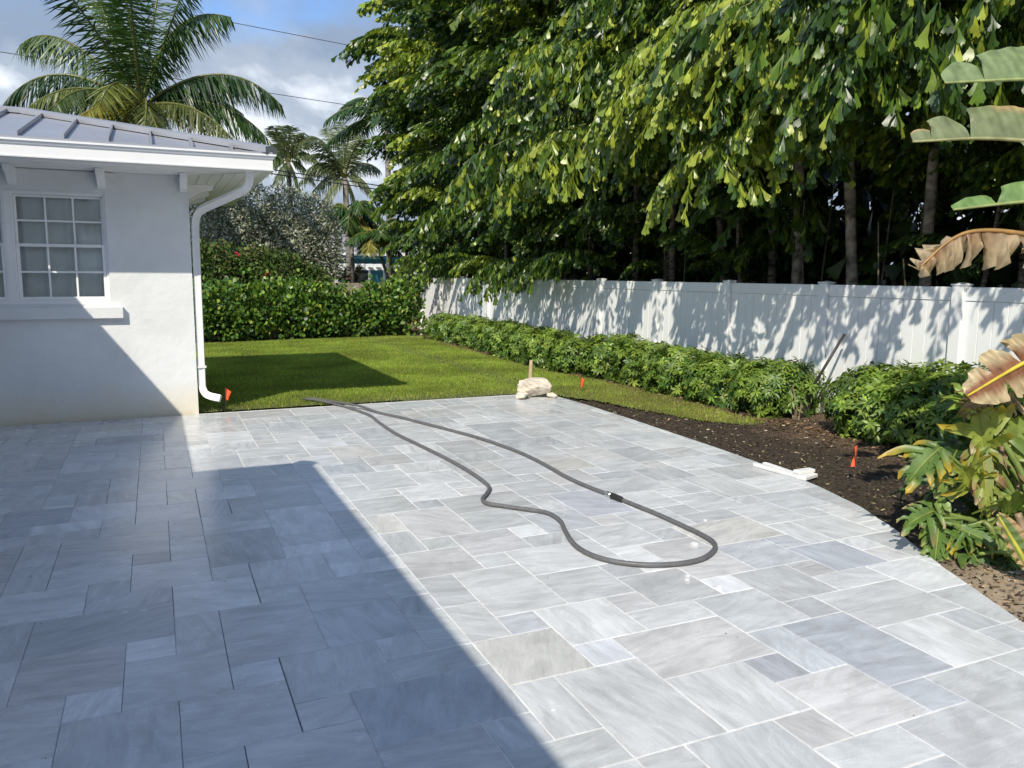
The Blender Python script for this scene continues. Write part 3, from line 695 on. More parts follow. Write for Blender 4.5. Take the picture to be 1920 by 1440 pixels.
# curtain with soft folds behind the glass
c = M()
xs = np.linspace(-2.7, -.2, 160); prev = None
ring = [(x, WY + .150 + .014 * math.sin(x * 26 + 1.4 * math.sin(x * 5)) + .006 * math.sin(x * 61)) for x in xs]
c.add([(x, y, 1.0) for x, y in ring] + [(x, y, 2.72) for x, y in ring], [(i, i + 1, len(ring) + i + 1, len(ring) + i) for i in range(len(ring) - 1)])
hb(c, 'curtain', MAT_CURTAIN, smooth=True)

# eaves: soffit boards
nb = 6
for k in range(nb):
    y0 = 9.335 + k * (WY - 9.335) / nb; y1 = 9.335 + (k + 1) * (WY - 9.335) / nb - .006
    xr = 1.14 - (y0 - 9.335) * 1.0
    s_ = M(); z = 2.785 + .0015 * (k % 2)
    s_.prism([(-7.4, y0, z), (1.135 - (y0 - 9.335), y0, z), (1.135 - (y1 - 9.335), y1, z), (-7.4, y1, z)], (0, 0, .014)); hb(s_, 'soffit_board', MAT_WHITE)
    x1 = 1.14 - k * (1.14 - WX) / nb; x0 = 1.14 - (k + 1) * (1.14 - WX) / nb + .006
    s_ = M(); s_.prism([(x0, 9.335 + (1.14 - x0) + .004, z), (x1, 9.335 + (1.14 - x1) + .004, z), (x1, 14.3, z), (x0, 14.3, z)], (0, 0, .014)); hb(s_, 'soffit_board', MAT_WHITE)
s_ = M(); s_.box(-7.4, 1.13, 9.345, 14.25, 2.802, 2.815); hb(s_, 'soffit_deck', MAT_WHITE)
# brackets under the eaves
for xb in (-3.03, -2.18, -1.33, -.48, .36):
    s_ = M()
    prof = [(WY, 2.783), (WY, 2.60), (WY - .05, 2.60), (WY - .11, 2.625), (WY - .17, 2.68), (WY - .24, 2.715), (WY - .33, 2.725), (WY - .345, 2.783)]
    s_.prism([(xb - .04, y, z) for y, z in prof], (.08, 0, 0)); hb(s_, 'bracket', MAT_WHITE, bevel=.004)
for yb in (11.0, 11.9, 12.8):
    s_ = M(); prof = [(WX, 2.783), (WX, 2.60), (WX + .06, 2.605), (WX + .17, 2.68), (WX + .33, 2.725), (WX + .345, 2.783)]
    s_.prism([(x, yb, z) for x, z in prof], (0, .08, 0)); hb(s_, 'bracket', MAT_WHITE)
# gutter: K profile mitred round the corner
def gutter(pathf, name='gutter'):
    prof = [(0.0, 2.945), (0.0, 2.79), (.118, 2.784), (.134, 2.788), (.136, 2.802), (.128, 2.806), (.130, 2.905), (.146, 2.916), (.148, 2.938), (.165, 2.941), (.165, 2.960), (.140, 2.960), (.138, 2.925), (.118, 2.905), (.116, 2.805), (.015, 2.803), (.012, 2.945)]
    g_ = M(); n = len(prof); rows = pathf
    vs = []; 
    for fn in rows: vs += [fn(d, z) for d, z in prof]
    fs = [(r * n + i, r * n + (i + 1) % n, (r + 1) * n + (i + 1) % n, (r + 1) * n + i) for r in range(len(rows) - 1) for i in range(n)]
    fs += [tuple(range(n)), tuple(range(len(rows) * n - 1, (len(rows) - 1) * n - 1, -1))]
    g_.add(vs, fs); return hb(g_, name, MAT_GUTTER)
gutter([lambda d, z: (-1.80, 9.34 - d, z), lambda d, z: (1.12 + d, 9.34 - d, z), lambda d, z: (1.12 + d, 14.3, z)])
gutter([lambda d, z: (-2.13 + d, 9.15, z), lambda d, z: (-2.13 + d, 4.0, z)])
gutter([lambda d, z: (-4.5, 4.53 + d, z), lambda d, z: (-1.15 + d, 4.53 + d, z), lambda d, z: (-1.15 + d, -6, z)])
for (x0, x1, y0, y1) in ((-3.2, -2.14, 3.9, 9.3), (-4.4, -1.16, 3.0, 4.52), (-3.0, -1.16, -6, 2.99)):
    s_ = M(); s_.box(x0, x1, y0, y1, 2.80, 2.82); hb(s_, 'soffit_deck', MAT_WHITE)

# roofs
PT = .25
zr = lambda y: 2.975 + PT * (y - 9.23)
ex = 1.23; ey = 9.23; ry = 11.815; ax = ex - (ry - ey)
rf = M()
th = -.045
def slab(mm, poly):
    mm.prism([(x, y, z + th) for x, y, z in poly], (0, 0, -th - .002))
slab(rf, [(ex, ey, 2.975), (ax, ry, zr(ry)), (-4.6, ry, zr(ry)), (-2.0, ey, 2.975)])
slab(rf, [(ex, ey, 2.975), (ex, 14.4, 2.975), (ax, ry, zr(ry))])
slab(rf, [(ex, 14.4, 2.975), (-7.0, 14.4, 2.975), (-7.0, ry, zr(ry)), (ax, ry, zr(ry))])
slab(rf, [(-2.0, 4.0, 2.975), (-2.0, ey, 2.975), (-4.6, ry, zr(ry)), (-7.0, ry, zr(ry)), (-7.0, 4.0, 2.975 + PT * 5)])
slab(rf, [(-1.03, 4.65, 2.985), (-4.0, 1.68, 2.985 + PT * 2.97), (-4.0, -6, 2.985 + PT * 2.97), (-1.03, -6, 2.985)])
slab(rf, [(-1.03, 4.65, 2.985), (-6.0, 4.65, 2.985), (-6.0, 1.68, 2.985 + PT * 2.97), (-4.0, 1.68, 2.985 + PT * 2.97)])
roof = hb(rf, 'roof', MAT_ROOF)
def rc(mm, name, mat=None, **k):
    o = mm.build(name, mat or MAT_ROOF, **k); o.parent = roof; return o
seams = [.835 - .3975 * k for k in range(-1, 8)]
hipx = lambda x: ey + (ex - x)            # y of the hip at given x
for k, x in enumerate(seams):
    y1 = min(hipx(x) - .03, ry - .03)
    if y1 - ey > .08 and x > -2.2:
        s_ = M()
        y0 = ey + .01
        s_.prism([(x - .011, y0, zr(y0) + .003), (x + .011, y0, zr(y0) + .003), (x + .011, y0, zr(y0) + .058), (x - .011, y0, zr(y0) + .058)], (0, y1 - y0, PT * (y1 - y0))); rc(s_, 'seam')
    xa, xb = x + .014, min(x + .3975 - .014, ex)
    ya, yb = min(hipx(xa), ry), min(hipx(xb), ry)
    if x > -2.2:
        s_ = M()
        pts = [(xa, ey - .02), (xb, ey - .02), (xb, yb - .02), (xa, ya - .02)]
        s_.prism([(px, py, zr(py) + .0015) for px, py in pts], (0, 0, .003)); rc(s_, 'roof_panel')
for k in range(1, 13):
    y = ey + .3975 * k
    if y < 14.3:
        dx = (y - ey) if y < ry else 14.4 - y
        s_ = M(); L_ = dx - .06
        if L_ > .05:
            s_.prism([(ex - .01, y - .011, 2.98), (ex - .01, y + .011, 2.98), (ex - .01, y + .011, 3.022), (ex - .01, y - .011, 3.022)], (-L_, 0, PT * L_)); rc(s_, 'seam')
# hip and ridge caps: folded metal channel
def cap(a, b_, w_=.10, hgt=.075):
    a = Vector(a); b_ = Vector(b_); t = (b_ - a).normalized(); sdv = Vector((t.y, -t.x, 0)).normalized()
    s_ = M()
    ring = [a - sdv * w_ - Vector((0, 0, .01)), a - sdv * w_ + Vector((0, 0, .052)), a + Vector((0, 0, hgt)), a + sdv * w_ + Vector((0, 0, .052)), a + sdv * w_ - Vector((0, 0, .01))]
    s_.prism(ring, b_ - a); rc(s_, 'hip_cap')
cap((ex + .012, ey - .012, 2.982), (ax + .02, ry - .02, zr(ry)))
cap((ex - .02, 14.36, 2.985), (ax + .02, ry + .02, zr(ry)))
cap((ax, ry, zr(ry) + .004), (-7.0, ry, zr(ry) + .004))
cap((-1.05, 4.63, 2.99), (-4.0, 1.68, 2.985 + PT * 2.97))
s_ = M(); s_.box(-1.95, 1.245, ey - .035, ey - .005, 2.93, 2.984); rc(s_, 'drip_edge')
s_ = M(); s_.box(ex + .003, ex + .03, ey, 14.4, 2.93, 2.984); rc(s_, 'drip_edge')
# downspout
pth = catmull([(1.02, 9.42, 2.80), (1.02, 9.43, 2.70), (.99, 9.46, 2.625), (.92, 9.54, 2.575), (.70, 9.80, 2.475), (.55, 9.97, 2.405), (.495, 10.06, 2.34), (.478, 10.15, 2.24), (.474, 10.17, 2.10), (.470, 10.17, 1.2), (.468, 10.17, .42), (.470, 10.165, .31), (.50, 10.15, .235), (.56, 10.12, .20), (.66, 10.07, .178)], 5)
prof = [(-.04, -.028), (-.02, -.028), (-.016, -.024), (-.012, -.028), (.012, -.028), (.016, -.024), (.02, -.028), (.04, -.028), (.04, .028), (.02, .028), (.012, .026), (-.012, .026), (-.02, .028), (-.04, .028)]
s_ = M()
radv = []
for i, p in enumerate(pth):
    crimp = (2.26 < p[2] < 2.44 or 2.56 < p[2] < 2.74 or p[2] < .30)
    radv.append(1.06 if crimp and i % 2 else 1.0)
s_.tube(pth, radv, prof=prof, up=(1, 0, 0)); hb(s_, 'downspout', MAT_GUTTER)
for z in (2.05, .55):
    s_ = M(); s_.box(.425, .522, 10.126, 10.21, z, z + .025); hb(s_, 'pipe_strap', MAT_GUTTER)

# ------------------------------------------------------------------ vinyl fence
FX = 7.5; SP = 1.797
fence = empty('vinyl_fence', (FX, 14, 0)); tag(fence, 'long white vinyl privacy fence along the lawn with flat capped posts', 'fence')
FP = Vector(fence.location)
def fb(mm, name, parent=None, **k):
    o = mm.build(name, MAT_VINYL, **k); o.parent = parent or fence; o.matrix_parent_inverse = Matrix.Translation(-FP) if (parent is None) else Matrix.Translation(-FP)
    return o
ys = [23.52 - SP * k for k in range(0, 15)]
for k, y in enumerate(ys):
    s_ = M(); s_.box(FX - .065, FX + .065, y - .065, y + .065, -.1, 1.600); po = fb(s_, 'post', bevel=.006)
    s_ = M(); s_.box(FX - .072, FX + .072, y - .072, y + .072, 1.6005, 1.616)
    s_.add([(FX - .066, y - .066, 1.6162), (FX + .066, y - .066, 1.6162), (FX + .066, y + .066, 1.6162), (FX - .066, y + .066, 1.6162), (FX, y, 1.632)], [(0, 1, 4), (1, 2, 4), (2, 3, 4), (3, 0, 4)])
    cp = s_.build('post_cap', MAT_VINYL); cp.parent = po
    if k + 1 < len(ys):
        a, b_ = ys[k + 1] + .067, y - .067
        s_ = M(); s_.box(FX - .024, FX + .024, a, b_, 1.445, 1.585); fb(s_, 'top_rail', bevel=.005)
        s_ = M(); s_.box(FX - .024, FX + .024, a, b_, .02, .16); fb(s_, 'bottom_rail', bevel=.005)
        s_ = M(); s_.box(FX - .004, FX + .004, a, b_, .158, 1.447); fb(s_, 'panel_core')
        nbd = 11; wd = (b_ - a) / nbd
        for q in range(nbd):
            s_ = M(); s_.box(FX - .015, FX + .015, a + q * wd + .0025, a + (q + 1) * wd - .0025, .162, 1.443); fb(s_, 'fence_board', bevel=.003)

# back boundary fence of old boards, half hidden behind the clusia
bf = empty('board_fence', (4, 23.9, 0)); tag(bf, 'weathered brown board fence behind the clusia hedge', 'fence')
for k in range(48):
    x = .2 + k * .152
    s_ = M(); hgt = 1.42 + random.uniform(-.02, .02); s_.box(x - 4, x + .146 - 4, -.012, .012, -.05, hgt); s_.build('fence_board', MAT_OLDFENCE, bf)
s_ = M(); s_.box(-3.8, 3.5, .014, .06, .35, .44); s_.build('rail', MAT_OLDFENCE, bf)
s_ = M(); s_.box(-3.8, 3.5, .014, .06, 1.1, 1.19); s_.build('rail', MAT_OLDFENCE, bf)

# ------------------------------------------------------------------ foliage builders
def blob_points(n, c, rad, fill=0.35, zmin=0.0, pw=2.6):
    """points near the skin of a squarish ellipsoid; returns P and outward direction"""
    d = nrm(RNG.normal(size=(n, 3)))
    q = (np.abs(d) ** pw).sum(1) ** (-1 / pw)
    rr = np.where(RNG.random(n) < fill, RNG.uniform(.35, .95, n), RNG.uniform(.9, 1.06, n))
    wob = 1 + .10 * np.sin(d[:, 0] * 7 + c[0] * 3) * np.sin(d[:, 2] * 6 + c[1] * 2) + .08 * np.sin(d[:, 1] * 9 + c[1] * 5)
    P = d * (q * rr * wob)[:, None] * np.array(rad) + np.array(c)
    ok = P[:, 2] > zmin
    return P[ok], d[ok]

def rosette(P, out, size, nl, col, droop=.35):
    """whorls of nl leaflets round P"""
    parts = []
    n = len(P)
    ax_ = nrm(out + RNG.normal(0, .35, (n, 3)) + np.array([0, 0, .55]))
    ref = nrm(np.cross(ax_, RNG.normal(size=(n, 3)))); ref2 = np.cross(ax_, ref)
    for k in range(nl):
        a = 2 * np.pi * k / nl + RNG.normal(0, .12, n)
        D = ref * np.cos(a)[:, None] + ref2 * np.sin(a)[:, None] + ax_ * RNG.uniform(-.1, .45, n)[:, None] - np.array([0, 0, droop]) * RNG.uniform(.3, 1, n)[:, None]
        c = col * (1 + RNG.normal(0, .1, (n, 1)))
        parts.append(scatter(*T_LFT, P, D, ax_ + RNG.normal(0, .15, (n, 3)), size * RNG.uniform(.75, 1.1, n), .8, c))
    return merge(parts)
T_LFT = (np.array([(0, 0, 0), (.18, 0, .0), (.55, -.21, .035), (.62, 0, -.02), (.55, .21, .035), (1, 0, -.10)], float), np.array([(1, 2, 3), (1, 3, 4), (2, 5, 3), (3, 5, 4), (0, 2, 1), (0, 1, 4)]))

def stems(mm, c, n, h, spread, r=.012):
    for _ in range(n):
        a = random.uniform(0, 6.28); b_ = random.uniform(.1, 1) * spread
        p0 = (c[0] + random.uniform(-.06, .06), c[1] + random.uniform(-.06, .06), -.06)
        p1 = (c[0] + math.cos(a) * b_ * .4, c[1] + math.sin(a) * b_ * .4, h * .45)
        p2 = (c[0] + math.cos(a) * b_, c[1] + math.sin(a) * b_, h * .85)
        mm.tube([p0, p1, p2], [r * 1.4, r, r * .6], n=6)

# low hedge along the fence
PAL_SCH = [(.065, .13, .025), (.11, .19, .032), (.17, .26, .042), (.25, .34, .052)]
ORD = ['first', 'second', 'third', 'fourth', 'fifth', 'sixth', 'seventh', 'eighth', 'ninth', 'tenth', 'eleventh', 'twelfth', 'thirteenth', 'fourteenth', 'fifteenth', 'sixteenth', 'seventeenth', 'eighteenth', 'nineteenth', 'twentieth', 'twenty-first', 'twenty-second', 'twenty-third', 'twenty-fourth']
def sheffle(c, rad, n, size, label, dark=0.0, group='schefflera shrubs of the low hedge along the white fence', zmin=.03):
    P, out = blob_points(n, (0, 0, rad[2] * .98), rad, .34, zmin)
    hgt = np.clip(P[:, 2] / (2 * rad[2]), 0, 1)
    col = mixcol(len(P), PAL_SCH, [3, 4, 3, 1.6], .15)
    young = np.clip((hgt - .55) * 1.6, 0, .75)[:, None] * (RNG.random((len(P), 1)) < .6)
    col = col * (1 - young) + np.array([[.20, .275, .045]]) * young
    V, F, C = rosette(P, out, size, 7, col)
    o = empty('schefflera_shrub', (c[0], c[1], 0)); tag(o, label, 'shrub', group)
    link('foliage', mesh_np('foliage', V, F, C, MAT_WAXY), o)
    mm = M(); stems(mm, (0, 0), 7, rad[2] * 1.7, rad[0] * .7); mm.build('stem', MAT_TWIG, o, smooth=True)
    return o
yy = 19.6; k = 0
rowY = []
while yy > 7.2:
    rowY.append(yy); yy -= .93
for k, y in enumerate(rowY):
    nearf = np.clip((19 - y) / 12, 0, 1)
    n = int(420 + 430 * nearf); size = .112 - .014 * nearf
    rz = .315 + random.uniform(-.03, .03)
    lab = ('%s schefflera shrub of the low hedge, counted from the far corner of the white fence' % ORD[k].capitalize()) if k < len(rowY) - 1 else 'schefflera shrub with bare tan stems ending the low hedge before the gap'
    sheffle((6.90 + random.uniform(-.05, .05) - (.2 if 11.8 < y < 15.5 else 0), y, 0), (.50 + random.uniform(-.03, .04), .58 if k < len(rowY) - 1 else .46, rz), n, size, lab)
near = [((6.98, 5.92), (.52, .50, .37), 'bright green schefflera shrub beside the black handle leaning on the fence'),
        ((6.97, 5.12), (.58, .60, .41), 'broad glossy schefflera shrub at the bed edge behind the orange flag'),
        ((6.95, 4.15), (.60, .62, .41), 'shaded schefflera shrub between the glossy one and the yellowing philodendron'),
        ((6.95, 3.1), (.6, .65, .41), 'schefflera shrub in deep shade at the frame edge under the dried leaf')]
for (c_, rad, lab) in near:
    sheffle(c_, rad, 1050, .108, lab)
# bare stems beside the gap
mm = M()
for (dx, dy) in ((0, 0), (.05, -.03), (-.04, -.06), (.02, .07)):
    mm.tube([(6.80 + dx * .5, 7.02 + dy * .5, -.05), (6.82 + dx, 7.04 + dy, .16), (6.86 + dx * 2.4, 7.2 + dy * 2.4, .42)], [.012, .010, .007], n=6)
st = mm.build('bare_stems', MAT_TWIG); st.name = 'shrub_stump'; tag(st, 'clump of bare tan stems at the end of the long low hedge', 'stems')

# clusia hedge at the back of the lawn
PAL_CL = [(.035, .085, .014), (.065, .14, .02), (.12, .21, .028), (.22, .31, .045), (.42, .42, .09)]
def clusia(c, rad, n, label):
    P, out = blob_points(n, (0, 0, rad[2] * .98), rad, .42, .04, 3.0)
    P = P + out * RNG.normal(0, .07, (len(P), 1))
    k = RNG.random(len(P)) < .09; P[k, 2] += RNG.uniform(.05, .34, int(k.sum()))
    hole = np.sin(P[:, 0] * 5.3 + c[0] * 7) * np.sin(P[:, 2] * 6.1 + c[0] * 3) * np.sin(P[:, 1] * 4 + 1)
    kk = hole < .42; P = P[kk]; out = out[kk]
    D = out * .5 + np.array([0, -.25, .75]) * .8 + RNG.normal(0, .5, P.shape)
    Nn = RNG.normal(0, .5, P.shape) + np.array([-.5, -.6, .7]) + out * .6
    V, F, C = scatter(*T_OVAL, P, D, Nn, RNG.uniform(.08, .14, len(P)), RNG.uniform(1.0, 1.3, len(P)), mixcol(len(P), PAL_CL, [3, 4, 3, 1.6, .3], .15))
    o = empty('clusia_shrub', (c[0], c[1], 0)); tag(o, label, 'shrub', 'clusia shrubs of the back hedge')
    link('foliage', mesh_np('foliage', V, F, C, MAT_WAXY), o)
    mm = M(); stems(mm, (0, -.1), 8, rad[2] * 1.5, rad[0] * .8, .014); mm.build('stem', MAT_TWIG, o, smooth=True)
cl = [(.70, 20.95, .70, .64), (1.70, 21.0, .70, .70), (2.70, 21.1, .70, .74), (3.68, 21.25, .70, .72), (4.60, 21.35, .66, .60), (5.45, 21.4, .62, .66), (6.22, 21.5, .54, .72)]
for k, (x, y, rx, rz) in enumerate(cl):
    lab = ['Clusia shrub of the back hedge next to the white house corner', 'Second clusia shrub from the house in the back hedge, board fence showing through', 'Third clusia shrub from the house in the back hedge', 'Middle clusia shrub of the back hedge below the silvery bush', 'Clusia shrub of the back hedge in front of the teal house wall', 'Clusia shrub of the back hedge in front of the leaning slim palms', 'Last clusia shrub of the back hedge in the corner by the white fence'][k]
    clusia((x, y), (rx, .62, rz), 1900, lab)

def leafy(name, c, rad, n, size, pal, w, mat, label, cat, tmpl=T_OVAL, zmin=.1, flowers=0, group=None, pw=2.2, stem_r=.03, fill=.5):
    P, out = blob_points(n, (0, 0, rad[2]), rad, fill, zmin, pw)
    D = out * .6 + RNG.normal(0, .7, P.shape) + np.array([0, 0, .2])
    V, F, C = scatter(*tmpl, P, D, RNG.normal(0, .7, P.shape) + out + np.array([-.2, -.3, .5]), RNG.uniform(size * .6, size * 1.2, len(P)), RNG.uniform(.8, 1.1, len(P)), mixcol(len(P), pal, w))
    o = empty(name, (c[0], c[1], c[2])); tag(o, label, cat, group)
    link('foliage', mesh_np('foliage', V, F, C, mat), o)
    mm = M(); stems(mm, (0, 0), 7, rad[2] * 1.6, rad[0] * .7, stem_r)
    mm.tube([(0, 0, -c[2] - .05), (0.02, 0, .1), (0.05, 0, rad[2])], [stem_r * 2, stem_r * 1.8, stem_r], n=8); mm.build('trunk', MAT_TWIG, o, smooth=True)
    if flowers:
        P, out = blob_points(flowers, (0, 0, rad[2]), (rad[0] * 1.06, rad[1] * 1.1, rad[2] * 1.05), 0, rad[2] * 1.1, pw)
        k = out[:, 1] < .1; P = P[k]; out = out[k]
        col = mixcol(len(P), [(.45, .02, .07), (.50, .05, .05), (.48, .03, .16)], [2, 2, 1])
        for q in range(len(P)):
            pq = np.repeat(P[q:q + 1], 7, 0)
            V, F, C = scatter(*T_DIA, pq, RNG.normal(size=pq.shape), out[q] + RNG.normal(0, .8, pq.shape), RNG.uniform(.07, .13, 7), 1.9, np.repeat(col[q:q + 1], 7, 0))
            link('flower', mesh_np('flower', V, F, C, MAT_DULL), o)
    return o
PAL_BG = [(.04, .075, .018), (.07, .12, .025), (.11, .15, .04), (.18, .17, .06)]
leafy('bougainvillea', (1.0, 22.9, .1), (1.2, .75, 1.20), 11000, .11, PAL_BG, [3, 4, 2, 1], MAT_DULL, 'bougainvillea with red flowers beside the white house corner', 'shrub', flowers=26)
leafy('bougainvillea', (2.75, 22.95, .1), (1.2, .75, 1.10), 10000, .11, PAL_BG, [3, 4, 2, 1], MAT_DULL, 'sparsely flowering bougainvillea below the silvery bush', 'shrub', flowers=8)
leafy('bougainvillea', (3.9, 23.0, .1), (.65, .65, .90), 5000, .11, PAL_BG, [3, 4, 2, 1], MAT_DULL, 'small olive green bush ending the bougainvillea by the teal house', 'shrub', flowers=0)
PAL_SV = [(.25, .27, .21), (.36, .385, .31), (.48, .50, .43), (.13, .14, .08)]
leafy('silver_buttonwood', (2.2, 26.2, 1.1), (1.45, 1.0, 1.68), 20000, .13, PAL_SV, [3, 4, 2, 2], MAT_DULL, 'silvery grey buttonwood tree just right of the gutter end', 'tree', tmpl=T_DIA, fill=.6)
leafy('silver_buttonwood', (4.2, 26.6, .8), (1.45, 1.0, 1.72), 20000, .13, PAL_SV, [3, 4, 2, 2], MAT_DULL, 'silvery grey buttonwood tree in front of the small far palms', 'tree', tmpl=T_DIA, fill=.6)

# ------------------------------------------------------------------ fishtail palms
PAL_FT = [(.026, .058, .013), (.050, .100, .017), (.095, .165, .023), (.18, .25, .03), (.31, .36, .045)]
def fish_frond(seed, L_=2.7, bright=0.0, lsize=.25, bend=1.45):
    rg = np.random.default_rng(seed)
    ns = 24; s = np.linspace(0, 1, ns)
    pitch = .75 - bend * s ** 1.1
    dx = np.cos(pitch) * L_ / ns; dz = np.sin(pitch) * L_ / ns
    x = np.concatenate([[0], np.cumsum(dx)])[:ns]; z = np.concatenate([[0], np.cumsum(dz)])[:ns]
    sway = .18 * np.sin(s * 2.2 + rg.uniform(0, 6)) * s
    R = np.stack([x, sway * L_ * .4, z], -1)
    mm = M(); mm.tube([tuple(p) for p in R[::3]], [.018 * (1 - .75 * t) for t in s[::3]], n=5, col=(.11, .14, .04))
    P = []; D = []; W_ = []; S = []
    npn = 12
    for i in range(npn):
        t = .22 + .76 * i / (npn - 1); k = min(int(t * (ns - 1)), ns - 2)
        base = R[k]; tan = nrm(R[k + 1] - R[k])
        for sd_ in ((-1, 1) if i < npn - 1 else (0,)):
            ln = L_ * (.34 * math.sin(math.pi * min(1, (t - .08) * .95)) + .07) * rg.uniform(.85, 1.1)
            d = nrm(np.array([tan[0] * .55, sd_ * .8, tan[2] * .55 + .18])) if sd_ else tan
            nl = max(3, int(ln / (.072 * lsize / .24))); q = base.copy(); dd = d.copy()
            for j in range(nl):
                q = q + dd * ln / nl; dd = nrm(dd + np.array([0, 0, -.085]))
                for e_ in (-1, 1):
                    if rg.random() < .12: continue
                    across = nrm(np.cross(dd, [0, 0, 1]))
                    ld = dd * .5 + across * e_ * rg.uniform(.15, .6) + np.array([0, 0, -1]) * rg.uniform(.45, 1.5)
                    if j == nl - 1: ld = dd + np.array([0, 0, -.6]) + across * e_ * .25
                    P.append(q + rg.normal(0, .01, 3)); D.append(ld); W_.append(np.array([0, 0, .35]) + across * e_ * .8 + rg.normal(0, .6, 3)); S.append(lsize * rg.uniform(.65, 1.15))
    P = np.array(P); D = np.array(D); W_ = np.array(W_); S = np.array(S)
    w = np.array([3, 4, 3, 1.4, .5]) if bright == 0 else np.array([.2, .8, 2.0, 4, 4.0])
    col = np.array(PAL_FT)[rg.choice(5, len(P), p=w / w.sum())] * (1 + rg.normal(0, .15, (len(P), 1)))
    V, F, C = scatter(*T_FISH, P, D, W_, S, rg.uniform(.6, 1.2, len(P)), np.clip(col, .01, .6))
    # rachis as triangles
    rv = np.array(mm.v); rfc = []
    for f in mm.f:
        for i in range(1, len(f) - 1): rfc.append((f[0], f[i], f[i + 1]))
    V, F, C = merge([(V, F, C), (rv, np.array(rfc), np.array(mm.c))])
    return mesh_np('frond', V, F, C, MAT_LEAF)
FRONDS = [fish_frond(s, L_, 0, ls, bd) for s, L_, ls, bd in ((1, 2.6, .195, 1.4), (2, 2.9, .21, 1.7), (3, 2.3, .18, 1.3), (4, 2.7, .215, 1.55), (5, 2.1, .18, 1.8))]
FBRIGHT = [fish_frond(s, L_, 1, ls, bd) for s, L_, ls, bd in ((11, 2.6, .205, 1.5), (12, 2.3, .215, 1.75), (13, 2.8, .20, 1.6))]  # yellow-green copies, sunlit look put into the leaf tints
FREACH = [fish_frond(s, L_, b_, ls, bd) for s, L_, ls, bd, b_ in ((21, 2.6, .13, 1.5, 0), (22, 2.7, .14, 1.7, 0), (23, 2.5, .135, 1.6, 1))]
pr = random.Random(21)
def add_frond(root, me, loc, az, tilt, sc, roll=0.0):
    o = link('frond', me, root)
    o.location = loc; o.rotation_euler = (roll, tilt, az); o.scale = (sc, sc, sc)
    return o
def fishtail(x, y, h, nf, zmin, label, lean=(0, 0), scl=1.0, bright=.3, extra=(), stemr=.075, nstem=1, fan=None, reach=0, tm=None, rb=0):
    root = empty('fishtail_palm', (x, y, 0)); tag(root, label, 'palm tree', 'fishtail palms behind the white fence')
    for q in range(nstem):
        ox, oy = (0, 0) if q == 0 else (pr.uniform(-.35, .35), pr.uniform(-.35, .35)); hh = h * (1 if q == 0 else pr.uniform(.5, .8)); rr = stemr * (1 if q == 0 else .7)
        mm = M(); pts = []
        for t in np.linspace(0, 1, 14):
            pts.append((ox + lean[0] * t + .05 * math.sin(t * 5 + x * 3), oy + lean[1] * t + .05 * math.sin(t * 4 + y), -.1 + (hh + .1) * t))
        rads = [rr * (1.25 - .45 * t) * (1.10 if i % 3 == 0 else 1) for i, t in enumerate(np.linspace(0, 1, 14))]
        mm.tube(pts, rads, n=10); mm.build('trunk', tm or MAT_TRUNK, root, smooth=True)
    az0 = pr.uniform(0, 6.28)
    for i in range(nf):
        t = i / max(nf - 1, 1)
        z = zmin + (h - zmin) * t ** .9
        az = az0 + i * 2.39996 + pr.uniform(-.3, .3) if fan is None or i % 5 == 4 else PI + fan * (2 * ((i * .618 + x) % 1) - 1) + pr.uniform(-.15, .15)
        f = z / h
        me = pr.choice(FBRIGHT) if pr.random() < bright * (.1 + t * 1.3) else pr.choice(FRONDS)  # lower fronds mostly take the darker set, canopy shade put into the colour
        add_frond(root, me, (lean[0] * f, lean[1] * f, z), az, -.15 - .5 * t + pr.uniform(-.2, .2), scl * pr.uniform(.85, 1.12) * ((.86 + .36 * t) if reach == 0 or zmin > 3 else (.40 + .75 * t)), pr.uniform(-.25, .25))
    for q in range(reach):
        z = (2.9 + 1.7 * q / reach) if rb > .8 else (3.3 + 1.9 * q / reach)
        az = PI + (pr.uniform(.05, .8) if rb > .8 else pr.uniform(-.5, .5))
        add_frond(root, FREACH[2] if pr.random() < rb else pr.choice(FREACH[:2]), (lean[0], lean[1], z), az, -.02 - .14 * (q % 2) + pr.uniform(-.06, .06), pr.uniform(1.3, 1.6), pr.uniform(-.2, .2))
    for (z, az, tilt, sc, me) in extra:
        add_frond(root, me, (lean[0] * z / h, lean[1] * z / h, z), az, tilt, sc)
    return root
PI = math.pi
# front row, from the far corner towards the camera
front = [(9.6, 26.6, 6.0, 16, 1.6), (8.7, 24.4, 7.4, 17, 1.4), (8.4, 22.6, 8.2, 17, 1.5), (8.3, 20.9, 8.6, 17, 1.4), (8.4, 19.2, 7.8, 17, 1.5), (8.2, 17.6, 8.4, 17, 1.5),
         (8.4, 16.0, 7.8, 17, 1.6), (8.3, 14.5, 8.2, 17, 1.6), (8.4, 13.0, 7.6, 17, 1.6), (8.3, 11.7, 7.6, 17, 1.7), (8.7, 10.7, 7.2, 17, 1.6)]
labs = ['Fishtail palm beyond the far end of the white fence, reaching over the clusia', 'Second fishtail palm from the far fence end', 'Third fishtail palm from the far fence end', 'Fourth fishtail palm from the far fence end', 'Fifth fishtail palm from the far fence end', 'Sixth fishtail palm from the far fence end', 'Seventh fishtail palm from the far fence end', 'Eighth fishtail palm from the far fence end, fronds drooping over the boards', 'Ninth fishtail palm from the far fence end, leaves low over the fence top', 'Tenth fishtail palm from the far fence end', 'Fishtail palm just left of the bare trunks behind the fence']
for q_, (a, lab) in enumerate(zip(front, labs)):
    fishtail(a[0], a[1], a[2], a[3], a[4], lab, reach=2 if q_ > 8 else 0, rb=.3, lean=(pr.uniform(-.4, .1), pr.uniform(-.3, .3)), bright=.5, nstem=1, scl=1.05, fan=1.25, stemr=.05)
